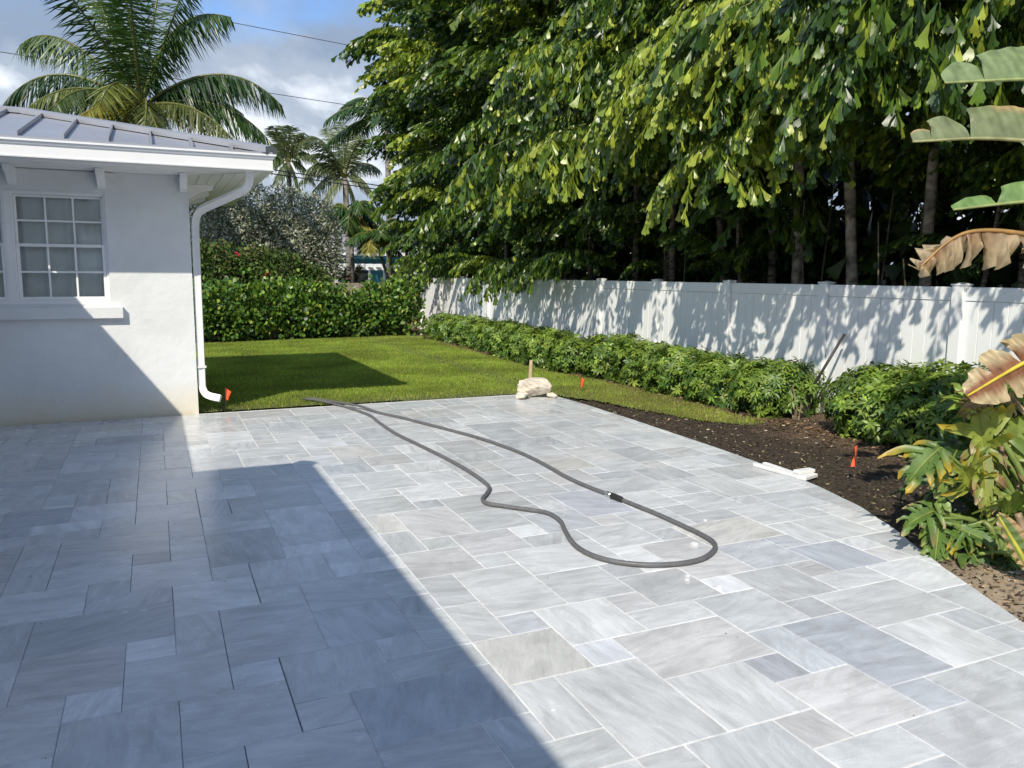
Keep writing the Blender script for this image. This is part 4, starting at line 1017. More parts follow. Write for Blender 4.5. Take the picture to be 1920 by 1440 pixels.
# the three bare trunks seen over the near fence, crowns above
fishtail(8.75, 9.75, 5.9, 12, 3.5, 'slim fishtail palm with a dark trunk, leftmost bare trunk over the fence', reach=4, lean=(.1, .15), bright=.35, stemr=.055, fan=1.3)
fishtail(8.72, 9.15, 6.6, 14, 3.8, 'fishtail palm with a pale brown trunk and bright hanging crown', reach=5, lean=(-.05, .1), bright=.7, stemr=.07, fan=1.2, tm=MAT_PALETRUNK, rb=.81,
         extra=[(3.9, PI + .30, -.05, 1.0, FBRIGHT[0]), (4.1, PI + .75, -.1, 1.0, FBRIGHT[1]), (4.4, PI + .1, -.2, 1.05, FBRIGHT[2])])
fishtail(8.75, 7.95, 6.4, 14, 3.9, 'fishtail palm with a ringed trunk leaning right above the shovel handle', reach=5, lean=(-.25, .45), bright=.7, stemr=.065, fan=1.2, tm=MAT_PALETRUNK, rb=.81,
         extra=[(4.0, PI - .1, 0.0, 1.0, FBRIGHT[2]), (4.3, PI + .35, -.1, 1.05, FBRIGHT[0]), (4.0, PI + .7, .05, .9, FBRIGHT[1]), (4.6, PI - .4, -.2, 1.0, FBRIGHT[1])])
fishtail(8.9, 7.05, 6.2, 13, 4.2, 'fishtail palm with a short pale stump beside its trunk, behind the fence', reach=4, lean=(.1, .1), bright=.35, stemr=.06, nstem=2, fan=1.3, tm=MAT_PALETRUNK)
fishtail(9.3, 6.0, 6.6, 20, 1.9, 'fishtail palm in shade behind the big paddle leaves', reach=4, lean=(-.2, 0), bright=.3, stemr=.06, fan=1.2, scl=.95)
fishtail(9.2, 4.7, 6.6, 20, 1.9, 'fishtail palm in shade above the dried paddle leaf', reach=4, lean=(-.2, .1), bright=.3, stemr=.06, fan=1.2, scl=.95)
fishtail(9.1, 3.3, 6.6, 19, 1.9, 'nearest fishtail palm at the frame edge behind the fence', reach=4, lean=(0, .1), bright=.25, stemr=.06, fan=1.2, scl=.95)
fishtail(9.0, 1.9, 6.6, 13, 3.2, 'fishtail palm beyond the frame edge, behind the fence past the paddle leaves', reach=4, lean=(0, .1), bright=.25, stemr=.06, fan=1.2, scl=.95)
# second row fills the depth
for k in range(14):
    y = 3.2 + k * 1.85
    fishtail(10.4 + pr.uniform(-.4, .5), y, pr.uniform(7.6, 9.2), 13, pr.uniform(1.2, 1.8), '%s fishtail palm of the rear row, counted from the near end' % ORD[k].capitalize(), lean=(pr.uniform(-.3, .3), pr.uniform(-.3, .3)), bright=.12, scl=1.2, nstem=1, stemr=.05, fan=1.7)
# low suckers sprouting just above the fence
for k, (x, y, n) in enumerate([(8.4, 10.0, 5), (9.1, 6.4, 4), (8.7, 12.3, 5), (9.3, 7.6, 4)]):
    lab = ['young fishtail palm sprouting low left of the bare trunks', 'young fishtail palm with sunlit leaf tips right of the pale stump', 'young fishtail palm with leaves at the fence top by the tenth palm', 'young fishtail palm low between the ringed trunk and the stump'][k]
    fishtail(x, y, 2.6, n, 1.2, lab, bright=.15, scl=.62, stemr=.03)

def thicket():
    n = 26000
    P = np.stack([RNG.uniform(11.2, 13.6, n), RNG.uniform(-2, 31, n), RNG.uniform(0, 9.2, n)], -1)
    n2 = 4200
    P2 = np.stack([RNG.uniform(9.2, 11.0, n2), RNG.uniform(1, 27, n2), RNG.uniform(.1, 2.6, n2)], -1)
    P = np.concatenate([P, P2]); n = len(P)
    D = RNG.normal(0, .6, (n, 3)) + np.array([0, 0, -.8])
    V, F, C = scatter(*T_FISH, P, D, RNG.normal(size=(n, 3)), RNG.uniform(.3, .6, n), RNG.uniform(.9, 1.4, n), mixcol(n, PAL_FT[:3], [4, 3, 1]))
    return link('thicket', mesh_np('thicket', V, F, C, MAT_LEAF))
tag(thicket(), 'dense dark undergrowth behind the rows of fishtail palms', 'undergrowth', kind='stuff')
# thin canes standing among the trunks
for k in range(18):
    y = pr.uniform(5.2, 12.5); x = pr.uniform(8.2, 9.8); a = pr.uniform(-.35, .35); hgt = pr.uniform(1.9, 3.4)
    mm = M(); mm.tube([(0, 0, -.05), (pr.uniform(-.1, .1), a * .5, hgt * .5), (pr.uniform(-.2, .2), a * 1.2, hgt)], [.016, .012, .007], n=5, col=(.30, .26, .17))
    o = mm.build('cane', MAT_TWIG); o.location = (x, y, 0)
    tag(o, 'thin tan cane standing in the dark between the palm trunks', 'cane', 'thin canes among the palm trunks')

# ------------------------------------------------------------------ coconut and other palms
PAL_CO = [(.028, .065, .016), (.045, .095, .020), (.075, .125, .026)]
def coco_frond(P0, P1, P2, nlf, ll, col, rg, droop=.8, yellow=0.0, w_=.030):
    P0, P1, P2 = map(np.array, (P0, P1, P2))
    t = np.linspace(0, 1, 16)[:, None]
    R = (1 - t) ** 2 * P0 + 2 * t * (1 - t) * P1 + t ** 2 * P2
    mm = M(); mm.tube([tuple(p) for p in R], [.045 * (1 - .85 * a) + .004 for a in np.linspace(0, 1, 16)], n=5, col=(.16, .17, .05) if yellow < .3 else (.42, .32, .06))
    P = []; D = []; Nn = []; S = []
    for i in range(nlf):
        a = .13 + .86 * i / (nlf - 1)
        p = (1 - a) ** 2 * P0 + 2 * a * (1 - a) * P1 + a ** 2 * P2
        tan = nrm(2 * (1 - a) * (P1 - P0) + 2 * a * (P2 - P1))
        side = np.cross(tan, [0, 0, 1])
        if np.linalg.norm(side) < .25: side = side + np.array([.6, .3, 0])
        side = nrm(side)
        l = ll * (.45 + .75 * math.sin(math.pi * min(1, .12 + a * .8))) * (1 if a < .92 else .75)
        for sg in (-1, 1):
            up = nrm(np.cross(side, tan))
            d = side * sg * rg.uniform(.6, .9) + tan * rg.uniform(.35, .65) + up * .12 + np.array([0, 0, -droop * rg.uniform(.45, 1.1)])
            P.append(p); D.append(d); Nn.append(np.cross(nrm(d), tan) * sg + rg.normal(0, .25, 3)); S.append(l * rg.uniform(.85, 1.1))
    n = len(P)
    tv = np.array([(0, -.35, 0), (0, .35, 0), (.45, -.5, -.03), (.45, .5, -.03), (1, 0, -.22)], float); tf = np.array([(0, 2, 3), (0, 3, 1), (2, 4, 3)])
    c = np.array(col)[None] * (1 + rg.normal(0, .2, (n, 1)))
    if yellow > 0:
        c = c * (1 - yellow) + np.array([[.40, .31, .045]]) * yellow * (1 + rg.normal(0, .15, (n, 1)))
    V, F, C = scatter(tv, tf, np.array(P), np.array(D), np.array(Nn), np.array(S), w_ / np.array(S) * 1.6, np.clip(c, .01, .7))
    rv = np.array(mm.v); rfc = [(f[0], f[i], f[i + 1]) for f in mm.f for i in range(1, len(f) - 1)]
    V, F, C = merge([(V, F, C), (rv, np.array(rfc), np.array(mm.c))])
    return mesh_np('frond', V, F, C, MAT_LEAF)
RV = np.array(_r); FV = np.array([.41, .91, 0])
coco = empty('coconut_palm', (-.08, 25, 0)); tag(coco, 'tall coconut palm with arching fronds behind the house roof', 'palm tree')
mm = M(); mm.tube([(.5, .4, -.1), (.25, .2, 2.2), (.05, .05, 4.4), (0, 0, 6.1)], [.24, .17, .15, .17], n=12); mm.build('trunk', MAT_TRUNK2, coco, smooth=True)
CC = np.array([0, 0, 6.2]); K = 1 / 66.0
def pv(dx, dy, dd): return CC + RV * dx * K + np.array([0, 0, -dy * K]) + FV * dd
rg = np.random.default_rng(3)
cf = [((-150, -178), (-234, -116), .5, 0), ((-150, -108), (-228, 4), -.6, 0), ((-100, -62), (-166, 30), -1.4, .12), ((-80, -165), (-105, -270), .9, 0), ((-40, -180), (-70, -310), .4, 0),
      ((0, -170), (-25, -320), -.6, 0), ((15, -185), (30, -310), 1.2, 0), ((50, -195), (166, -160), .2, 0), ((70, -150), (120, -235), -.5, 0), ((150, -118), (252, -6), .3, 0), ((90, -88), (152, -66), 1.5, 0),
      ((160, -52), (234, 78), .8, 0), ((110, -22), (198, 76), -1.2, .14), ((35, -20), (95, 75), -2.2, .15), ((-15, -10), (-45, 55), -2.4, .4), ((-70, -50), (-75, 50), -2.6, .05), ((55, -30), (70, 90), -2.4, .12),
      ((-60, -80), (-140, -40), 2.4, 0), ((60, -80), (130, -20), 2.6, 0), ((25, -140), (55, -200), -2.2, 0), ((-35, -130), (-75, -190), -2.4, 0), ((0, -60), (15, 30), -2.7, .2), ((-10, -150), (-130, -220), 1.6, 0), ((-95, -20), (-150, 60), .6, .1)]
for (m1_, m2_, dd, yel) in cf:
    me = coco_frond(CC, pv(m1_[0], m1_[1], dd * .5), pv(m2_[0], m2_[1], dd), 78, (.90 if abs(m2_[0]) > 140 else .74), PAL_CO[rg.integers(3)], rg, (1.6 if abs(m2_[0]) > 110 else .8), yel, .026)
    link('frond', me, coco)
for k in range(14):
    a = rg.uniform(0, 6.28); q = .32
    mm = M(); c = (q * math.cos(a) - .15, q * math.sin(a) * .6 - .38, 6.05 - rg.uniform(0, .55))
    bmm = bmesh.new(); bmesh.ops.create_icosphere(bmm, subdivisions=2, radius=.12)
    me = bpy.data.meshes.new('coconut'); bmm.to_mesh(me); bmm.free()
    me.color_attributes.new('tint', 'FLOAT_COLOR', 'POINT').data.foreach_set('color', list((.30, .22, .05, 1) if k % 3 else (.20, .20, .05, 1)) * len(me.vertices))
    me.materials.append(MAT_TINT); me.polygons.foreach_set('use_smooth', [True] * len(me.polygons))
    o = link('coconut', me, coco); o.location = c; o.scale = (1, 1, 1.25)

def small_palm(loc, h, L_, n, label, ll, lean=(0, 0), rtr=.12, nlf=38, seedv=0, up=.9, col=1, w_=.03, droop=.7, spread=1.5, tipd=.32, yel=.35):
    rg = np.random.default_rng(seedv)
    root = empty('palm_tree', loc); tag(root, label, 'palm tree')
    mm = M(); mm.tube([(0, 0, -.1), (lean[0] * .35, lean[1] * .35, h * .5), (lean[0], lean[1], h)], [rtr * 1.3, rtr, rtr * .9], n=9); mm.build('trunk', MAT_TRUNK2, root, smooth=True)
    C0 = np.array([lean[0], lean[1], h])
    for i in range(n):
        az = i * 2.39996 + rg.uniform(-.2, .2); el = up * (1 - spread * (i / n)) + rg.uniform(-.15, .15)
        d = np.array([math.cos(az), math.sin(az), 0])
        P1 = C0 + d * L_ * (.42 * math.cos(el) + .04) + np.array([0, 0, L_ * .58 * math.sin(el) + .14 * L_])
        P2 = C0 + d * L_ * (.28 + .66 * math.cos(el)) + np.array([0, 0, L_ * (1.0 - tipd) * math.sin(el) - tipd * L_])
        link('frond', coco_frond(C0, P1, P2, nlf, ll, PAL_CO[col], rg, droop, yel * (i > n - 3), w_), root)
    return root
def far_palm(loc, h, K_, tips, label, ll, seedv):
    rg = np.random.default_rng(seedv)
    root = empty('palm_tree', loc); tag(root, label, 'palm tree')
    mm = M(); mm.tube([(.2, 0, -.1), (.1, 0, h * .5), (0, 0, h)], [.2, .14, .13], n=9); mm.build('trunk', MAT_TRUNK2, root, smooth=True)
    C0 = np.array([0, 0, h])
    for (dx, dy) in tips:
        dd = rg.uniform(-1.2, 1.2)
        P2 = C0 + RV * dx / K_ + np.array([0, 0, -dy / K_]) + FV * dd
        P1 = C0 + RV * dx / K_ * .45 + np.array([0, 0, -dy / K_ * .5 + (.35 + abs(dx) / K_ * .42)]) + FV * dd * .5
        link('frond', coco_frond(C0, P1, P2, 60, ll, [(.10, .13, .05), (.13, .16, .07), (.08, .11, .045)][rg.integers(3)], rg, .55 if dy < -30 else 1.1, 0, .026), root)  # paler grey-green tints, distance haze put into the frond colour
far_palm((6.9, 45, 0), 7.6, 34, [(-48, -30), (-32, -55), (-12, -66), (8, -62), (30, -52), (50, -30), (62, 5), (-58, 5), (-45, 35), (48, 40), (20, 50), (-15, 45), (40, -50), (-20, -60)], 'far palm top just right of the gutter end', .7, 5)
far_palm((8.4, 38, 0), 6.1, 39.5, [(-72, -38), (-88, 8), (-62, -74), (-38, -98), (-10, -104), (18, -86), (42, -66), (58, -20), (-80, 40), (52, 30), (-40, 62), (25, 70), (-55, -60), (5, -92), (-75, -10)], 'far palm with upright fronds left of the fishtail palms', .72, 6)
small_palm((9.1, 33, 0), 8.0, 2.8, 12, 'palm reaching out from behind the top left fishtail foliage', .8, seedv=9, up=.9, w_=.035, nlf=60, yel=0)
small_palm((8.1, 28.6, 0), 3.0, 1.25, 9, 'slim palm leaning left in front of the pale far roof', .5, lean=(-.75, 0), rtr=.06, seedv=7, w_=.035)
small_palm((8.25, 28.9, 0), 3.1, 1.25, 9, 'slim palm leaning left, close right of its twin at the far house', .5, lean=(-.42, 0), rtr=.06, seedv=8, w_=.035)
small_palm((8.75, 29.2, 0), 3.3, 1.25, 9, 'upright slim palm next to the edge of the fishtail palms', .5, lean=(-.05, 0), rtr=.06, seedv=10, w_=.035)
small_palm((6.75, 29.6, 0), 3.9, 1.5, 12, 'palm with hanging yellowing fronds between the silvery tree and the slim palms', .6, rtr=.07, seedv=14, up=.9, w_=.035, nlf=44, droop=1.1, spread=1.7, tipd=.4, yel=.5)
# dark cordyline clumps in the neighbour's garden
def cordyline(x, y, h, label, sd_):
    root = empty('cordyline', (x, y, 0)); tag(root, label, 'plant', 'cordylines in front of the far teal house')
    mm = M(); rg = np.random.default_rng(sd_); parts = []
    for q in range(3):
        a = rg.uniform(0, 6.28); t = np.array([math.cos(a) * .3, math.sin(a) * .3, h * rg.uniform(.7, 1)])
        mm.tube([(0, 0, -.05), tuple(t * .6), tuple(t)], [.025, .02, .018], n=5)
        n = 34; d = nrm(rg.normal(size=(n, 3)) + np.array([0, 0, .5]))
        parts.append(scatter(*T_DIA, np.repeat(t[None], n, 0), d, rg.normal(size=(n, 3)), rg.uniform(.3, .5, n), .45, mixcol(n, [(.035, .03, .018), (.07, .06, .02), (.13, .06, .03)], [3, 2, 1])))
    V, F, C = merge(parts); link('foliage', mesh_np('foliage', V, F, C, MAT_LEAF), root); mm.build('stem', MAT_TWIG, root)
cordyline(6.3, 30.5, 2.0, 'dark leaved cordyline left of the white pergola', 1)
cordyline(7.0, 30.2, 1.75, 'dark leaved cordyline in front of the white pergola', 2)

# ------------------------------------------------------------------ far teal house
fh = empty('far_house', (10, 40, 0)); tag(fh, 'teal neighbour house with pale metal roof behind the back hedge', 'house')
def fhb(mm, name, mat, parent=None): return mm.build(name, mat, parent or fh)
s_ = M(); s_.box(-3.1, 6, .8, 8, -.1, 2.62); fhb(s_, 'wall', MAT_TEAL)
s_ = M(); s_.box(-3.5, 6.4, .25, .40, 2.42, 2.60); fhb(s_, 'fascia', MAT_TEAL)
s_ = M(); s_.prism([(-3.8, 0.1, 2.70), (6.6, 0.1, 2.70), (5.0, 4.5, 4.25), (-1.2, 4.5, 4.25)], (0, 0, .07)); s_.prism([(-3.8, .1, 2.70), (-1.2, 4.5, 4.25), (-3.8, 8.9, 2.70)], (0, 0, .07)); rfh = fhb(s_, 'roof', MAT_FARROOF)
for k in range(16):
    x = -3.4 + k * .6; x2 = x * .60 + 1.2
    mm = M(); t1 = 1.0 if x > -1.2 else max(.1, (x + 3.8) / 2.6)
    mm.prism([(x, .1, 2.772), (x + .05, .1, 2.772), (x + .05, .1, 2.83), (x, .1, 2.83)], (0, 4.4 * t1 * .98, 1.55 * t1 * .98)); fhb(mm, 'seam', MAT_FARROOF, rfh)
s_ = M(); s_.box(-3.85, 6.6, 0.0, .098, 2.60, 2.74); fhb(s_, 'gutter', MAT_GUTTER)
for (x0, x1) in ((-2.2, -1.5), (-.6, .1), (1.0, 1.7)):
    s_ = M(); s_.box(x0, x1, .74, .798, .4, 1.85); wn = fhb(s_, 'window', MAT_SHUT)
    s_ = M(); s_.box(x0 - .12, x0, .72, .797, .3, 1.95); s_.box(x1, x1 + .12, .72, .797, .3, 1.95); fhb(s_, 'frame', MAT_WHITE, wn)
s_ = M(); s_.box(2.0, 3.3, .70, .79, .2, 1.75); fhb(s_, 'shutter', MAT_AQUA)
pg = empty('pergola', (8.8, 38.6, 0)); tag(pg, 'white slatted pergola at the front of the teal house', 'pergola')
s_ = M(); s_.box(-.9, 2.6, -.06, .06, 1.86, 2.0); s_.build('beam', MAT_WHITE, pg)
for x in (-.8, 2.5):
    s_ = M(); s_.box(x - .07, x + .07, -.055, .055, -.1, 1.859); s_.build('post', MAT_WHITE, pg)
for k in range(9):
    s_ = M(); x = -.8 + k * .40; s_.box(x - .07, x + .07, -.5, 1.5, 2.001, 2.16); s_.build('slat', MAT_WHITE, pg)

# ------------------------------------------------------------------ cables
def cable(pts, r, label, sag=0.0):
    a = np.array(pts[0]); b_ = np.array(pts[-1])
    P = [tuple(a + (b_ - a) * t - np.array([0, 0, sag * 4 * t * (1 - t)])) for t in np.linspace(0, 1, 18)]
    mm = M(); mm.tube(P, r, n=6); o = mm.build('utility_cable', MAT_CABLE, smooth=True); tag(o, label, 'cable', 'utility cables over the back gardens'); return o
def span(p0, p1, k0, k1):
    p0 = np.array(p0); p1 = np.array(p1); d = p1 - p0
    return (p0 - d * k0, p1 + d * k1)
cable(span((-4, 30, 8.42), (4.12, 30, 7.95), 1.5, 2.0), .011, 'thin cable crossing the sky behind the coconut palm crown')
cable(span((2.53, 30, 10.19), (8.08, 30, 9.81), 2.2, 1.5), .011, 'topmost thin cable crossing the sky above the coconut palm')
cable(span((3.08, 24.6, 4.70), (6.3, 24.6, 4.40), 2.5, 1.5), .016, 'upper of the two black cables at the gutter end')
cable(span((3.08, 24.6, 4.58), (6.3, 24.6, 4.28), 2.5, 1.5), .016, 'lower of the two black cables at the gutter end')

# ------------------------------------------------------------------ hose
HOSE = [(1.72, 10.58), (1.89, 10.32), (2.1, 9.95), (2.25, 9.2), (2.24, 8.66), (2.24, 8.0), (2.29, 7.41), (2.33, 6.96), (2.36, 6.53), (2.37, 6.16), (2.36, 5.84), (2.33, 5.62), (2.24, 5.46), (2.16, 5.34), (2.15, 5.22), (2.25, 5.09), (2.36, 4.96), (2.45, 4.84), (2.45, 4.65), (2.38, 4.44), (2.31, 4.19), (2.31, 3.99), (2.38, 3.83), (2.52, 3.71), (2.7, 3.65), (2.88, 3.66), (3.04, 3.75), (3.13, 3.86), (3.16, 4.01), (3.16, 4.23), (3.15, 4.52), (3.12, 4.83), (3.1, 5.05), (3.06, 5.37), (3.05, 5.7), (3.08, 6.28), (3.06, 6.81), (2.97, 7.41), (2.85, 7.88), (2.71, 8.36), (2.55, 8.89), (2.4, 9.3), (2.27, 9.67), (2.12, 9.98), (1.99, 10.28), (1.80, 10.62)]
hz = []
for i, (x, y) in enumerate(HOSE):
    z = .0175
    if y > PATIO_Y: z = .04
    if i in (len(HOSE) - 3, len(HOSE) - 4): z = .045
    hz.append((x, y, z))
hose = empty('garden_hose', (3.16, 4.0, 0)); tag(hose, 'long grey garden hose looped over the patio pavers', 'hose')
hp = Vector(hose.location)
mm = M(); mm.tube([Vector(p) - hp for p in catmull(hz, 6)], .0155, n=12); mm.build('tube', MAT_HOSE, hose, smooth=True)
c0 = Vector((3.108, 4.99, .0185)) - hp; c1 = Vector((3.128, 4.80, .0185)) - hp; dv = (c1 - c0)
# coupling sits on the far leg
a = Vector((3.085, 5.10, .02)) - hp; b_ = Vector((3.108, 4.90, .02)) - hp; dv = b_ - a
mm = M(); mm.tube([a + dv * .0, a + dv * .05, a + dv * .28, a + dv * .32], [.018, .024, .024, .018], n=12); mm.build('coupling', MAT_METAL, hose)
mm = M(); mm.tube([a + dv * .34, a + dv * .38, a + dv * .9, a + dv * 1.0], [.018, .026, .024, .017], n=12); mm.build('sleeve', MAT_RUBBER, hose)

# ------------------------------------------------------------------ small things
def flag(x, y, zt, label, s1=.11, az=0.3, z0=-.05):
    root = empty('marker_flag', (x, y, 0), az); tag(root, label, 'flag', 'orange marker flags')
    mm = M(); mm.tube([(0, 0, z0), (0, 0, zt + .005)], .0022, n=5); mm.build('wire', MAT_WIRE, root)
    mm = M(); nx_, nz_ = 6, 6; vs = []
    for i in range(nx_):
        for j in range(nz_):
            u = i / (nx_ - 1); v = j / (nz_ - 1)
            vs.append((.003 + u * .062 * (1 - .35 * v), .018 * math.sin(u * 5 + v * 2.6) * (.3 + u), zt - v * s1 - u * (.02 + .035 * (1 - v))))
    top = [(x_, y_ + .0012, z_) for x_, y_, z_ in vs]
    fs = [(i * nz_ + j, (i + 1) * nz_ + j, (i + 1) * nz_ + j + 1, i * nz_ + j + 1) for i in range(nx_ - 1) for j in range(nz_ - 1)]
    mm.add(vs, fs); mm.add(top, [tuple(reversed(f)) for f in fs]); mm.build('flag_sheet', MAT_FLAG, root, smooth=True)
flag(.74, 10.34, .27, 'orange marker flag on a wire by the downspout foot', .15)
flag(5.52, 9.9, .24, 'orange marker flag on the grass in front of the low hedge', .15)
flag(5.20, 4.66, .31, 'orange marker flag standing in the dark mulch bed', .17, 1.2)

def rock(name, loc, size, label, seedv, mat):
    rg = np.random.default_rng(seedv)
    bmm = bmesh.new(); bmesh.ops.create_icosphere(bmm, subdivisions=4, radius=.5)
    pl = [(nrm(rg.normal(size=3)), rg.uniform(.30, .44)) for _ in range(13)]
    for v in bmm.verts:
        p = np.array(v.co)
        for nn, dd in pl:
            k = p @ nn - dd
            if k > 0: p = p - nn * k
        p = p * (1 + .03 * math.sin(p[0] * 23) * math.sin(p[1] * 19 + p[2] * 27)) + rg.normal(0, .004, 3)
        v.co = Vector(p)
    zmn = min(v.co.z for v in bmm.verts)
    for v in bmm.verts: v.co.z -= zmn; v.co = Vector((v.co.x * size[0] * 1.25, v.co.y * size[1] * 1.25, v.co.z * size[2] * 1.3))
    me = bpy.data.meshes.new(name); bmm.to_mesh(me); bmm.free(); me.materials.append(mat)
    o = link(name, me); o.location = loc; o.rotation_euler = (0, 0, rg.uniform(0, 6)); tag(o, label, 'rock')
    return o
rock('rock', (4.72, 9.84, .0), (.46, .36, .25), 'large tan limestone rock on the far corner of the patio', 4, MAT_ROCK)
rock('rock', (4.50, 9.70, .0), (.20, .16, .09), 'small flat tan stone leaning beside the large rock', 5, MAT_ROCK)
rock('rock', (4.92, 9.62, .0), (.12, .10, .07), 'small brown stone right of the large rock', 6, MAT_ROCK)
mm = M(); mm.box(-.022, .022, -.01, .01, -.1, .47); o = mm.build('wooden_stake', MAT_STAKE, bevel=.003); o.location = (4.86, 10.22, 0); o.rotation_euler = (.03, .04, -.4)
tag(o, 'pale wooden stake standing behind the large rock', 'stake')

def offcut(x, y, z, w_, d_, h_, rz, label):
    mm = M(); mm.prism([(-w_ / 2, -d_ / 2, 0), (w_ / 2 * .96, -d_ / 2 * .9, 0), (w_ / 2, d_ / 2 * .8, 0), (w_ / 2 * .7, d_ / 2, 0), (-w_ / 2 * .97, d_ / 2 * .95, 0)], (0, 0, h_))
    o = mm.build('stone_offcut', MAT_SCRAP, bevel=.004); o.location = (x, y, z); o.rotation_euler = (0, 0, rz); tag(o, label, 'stone offcut', 'white stone offcuts on the patio edge')
offcut(4.84, 5.18, .001, .055, .52, .028, .10, 'long narrow white stone offcut lying on the patio edge')
offcut(4.90, 5.22, .001, .05, .40, .030, -.05, 'second long white stone strip right behind the narrow one')
offcut(4.93, 4.92, .001, .20, .10, .032, .25, 'small white stone offcut under the others at the near end of the pile')
offcut(4.95, 4.97, .034, .19, .08, .028, .05, 'white stone offcut lying on top of the pile')
for k, (x, y) in enumerate([(3.02, 3.92), (2.62, 3.45), (2.66, 3.50), (2.72, 3.30), (3.4, 4.3)]):
    q = .018 if k == 0 else .010
    mm = M(); mm.prism([(-q, -q * .8, 0), (q, -q, 0), (q * .8, q, 0), (-q * .9, q * .7, 0)], (0, 0, q * .8)); o = mm.build('stone_chip', MAT_SCRAP); o.location = (x, y, .001)
    tag(o, ['white stone chip inside the bend of the hose', 'tiny white stone chip in front of the hose loop'][0 if k == 0 else 1], 'stone chip', None if k == 0 else 'tiny white chips in front of the hose')

sh = empty('shovel', (7.0, 7.05, 0)); tag(sh, 'black handled shovel leaning against the white fence behind the hedge', 'shovel')
mm = M(); mm.tube([(.0, .02, .25), (.16, -.08, .62), (.33, -.19, 1.02)], .017, n=8); mm.build('handle', MAT_SHOVEL, sh, smooth=True)
mm = M(); mm.add([(-.11, .0, .27), (.11, .06, .27), (.10, .07, .05), (0, .06, -.04), (-.10, .01, .05), (0, .06, .18)], [(0, 5, 1), (1, 5, 2), (2, 5, 3), (3, 5, 4), (4, 5, 0), (1, 2, 3, 4, 0)]); mm.build('blade', MAT_SHOVEL, sh)

# ------------------------------------------------------------------ big leaved plants at the right
def blade_leaf(name, mid, width, up, down, colf, parent, seedv, tears=(), tears2=(), curl=.25, frac=.8, wavy=.02, mat=None, dmax=1.0):
    """paddle leaf: midrib polyline, two half blades in directions up and down, torn at given places"""
    rg = np.random.default_rng(seedv)
    mp_ = catmull(mid, 16); n = len(mp_); up = nrm(up); down = nrm(down)
    mm = M()
    for side, dirv, tr in ((0, up, tears), (1, down, tears2)):
        cuts = [0] + [int(t * (n - 1)) for t in tr] + [n - 1]
        for a, b_ in zip(cuts[:-1], cuts[1:]):
            if b_ - a < 1 or (side == 1 and b_ > dmax * (n - 1) + .5): continue
            rows = []; cols = []
            tilt = rg.normal(0, .12, 3); shr = rg.uniform(.86, 1.0)
            for i in range(a, b_ + 1):
                t = i / (n - 1)
                tan = nrm(mp_[min(i + 1, n - 1)] - mp_[max(i - 1, 0)])
                wv = width * (math.sin(math.pi * min(1, t * .93 + .05)) ** .55) * shr
                if len(tr) and a > 0 and i - a < 5: wv *= (.50, .68, .82, .92, .97)[i - a]
                if len(tr) and b_ < n - 1 and b_ - i < 2: wv *= (.86, .97)[b_ - i]
                d = nrm(dirv + tilt - tan * .10)
                sl = nrm(np.cross(tan, d))
                row = []; crow = []
                for q in range(5):
                    u = q / 4
                    p = mp_[i] + d * wv * u + sl * (curl * wv * u * u) + sl * wavy * math.sin(i * 1.3 + q) * u
                    if len(tr) and i == b_ and b_ < n - 1: p = p - tan * .02 * u * (1 + u)
                    row.append(p); crow.append(tuple(c_ * (1 + .10 * (-1) ** i * min(1, u * 3)) for c_ in colf(t, u, side, rg)))
                rows.append(row); cols.append(crow)
            vs = [p for r_ in rows for p in r_]; cs = [c for r_ in cols for c in r_]
            fs = [(i * 5 + q, i * 5 + q + 1, (i + 1) * 5 + q + 1, (i + 1) * 5 + q) for i in range(len(rows) - 1) for q in range(4)]
            mm.add(vs, fs, cs)
    mr = [tuple(p) for p in mp_]
    rads = [.015 * (1 - .8 * i / (n - 1)) + .003 for i in range(n)]
    if frac: mm.tube(mr, rads, n=6, col=[colf(i / (n - 1), -1, 0, rg) for i in range(n)])
    return mm.build(name, mat or MAT_BIGLEAF, parent, smooth=True)

stz = empty('bird_of_paradise', (5.75, 2.55, 0)); tag(stz, 'giant bird of paradise with torn paddle leaves at the frame edge', 'plant')
SO = np.array([5.75, 2.55, 0])
def rel(p): return np.array(p, float) - SO
R3 = np.array([.913, -.408, 0])
def green(c0=(.19, .25, .12), rib=(.34, .40, .16), tipb=0.0):
    def f(t, u, side, rg):
        if u < 0: return rib
        k = 1 + .12 * math.sin(t * 60) * u + rg.normal(0, .03)
        c = np.array(c0) * k
        if u > .8 and math.sin(t * 13 + 1) > 1 - tipb * 2: c = np.array((.42, .30, .16))
        return tuple(np.clip(c, .01, .8))
    return f
def dry(t, u, side, rg):
    if u < 0: return (.40, .23, .08)
    m_ = np.clip(u * 1.5 + .35 * math.sin(t * 17 + side * 2), 0, 1)
    return tuple(np.clip((np.array((.26, .155, .08)) * (1 - m_) + np.array((.46, .365, .24)) * m_) * (1 + rg.normal(0, .13)), .02, .7))
def dryred(t, u, side, rg):
    if u < 0: return (.62, .50, .05)
    m_ = np.clip((u - .32) * 2.6 + .3 * math.sin(t * 23), 0, 1)
    return tuple(np.clip((np.array((.23, .095, .05)) * (1 - m_) + np.array((.48, .385, .235)) * m_) * (1 + rg.normal(0, .12)), .02, .7))
def leafmid(tip, ang, L_, arch):
    """from the frame edge to the tip"""
    tip = rel(tip); base = tip + R3 * L_ + np.array([0, 0, ang])
    return [base, base * .66 + tip * .34 + np.array([0, 0, arch]), base * .33 + tip * .67 + np.array([0, 0, arch]), tip]
UPV = np.array([-.12, .30, .95]); DNV = np.array([.35, .75, -.45])
BACK = np.array([.25, .75, -.35])
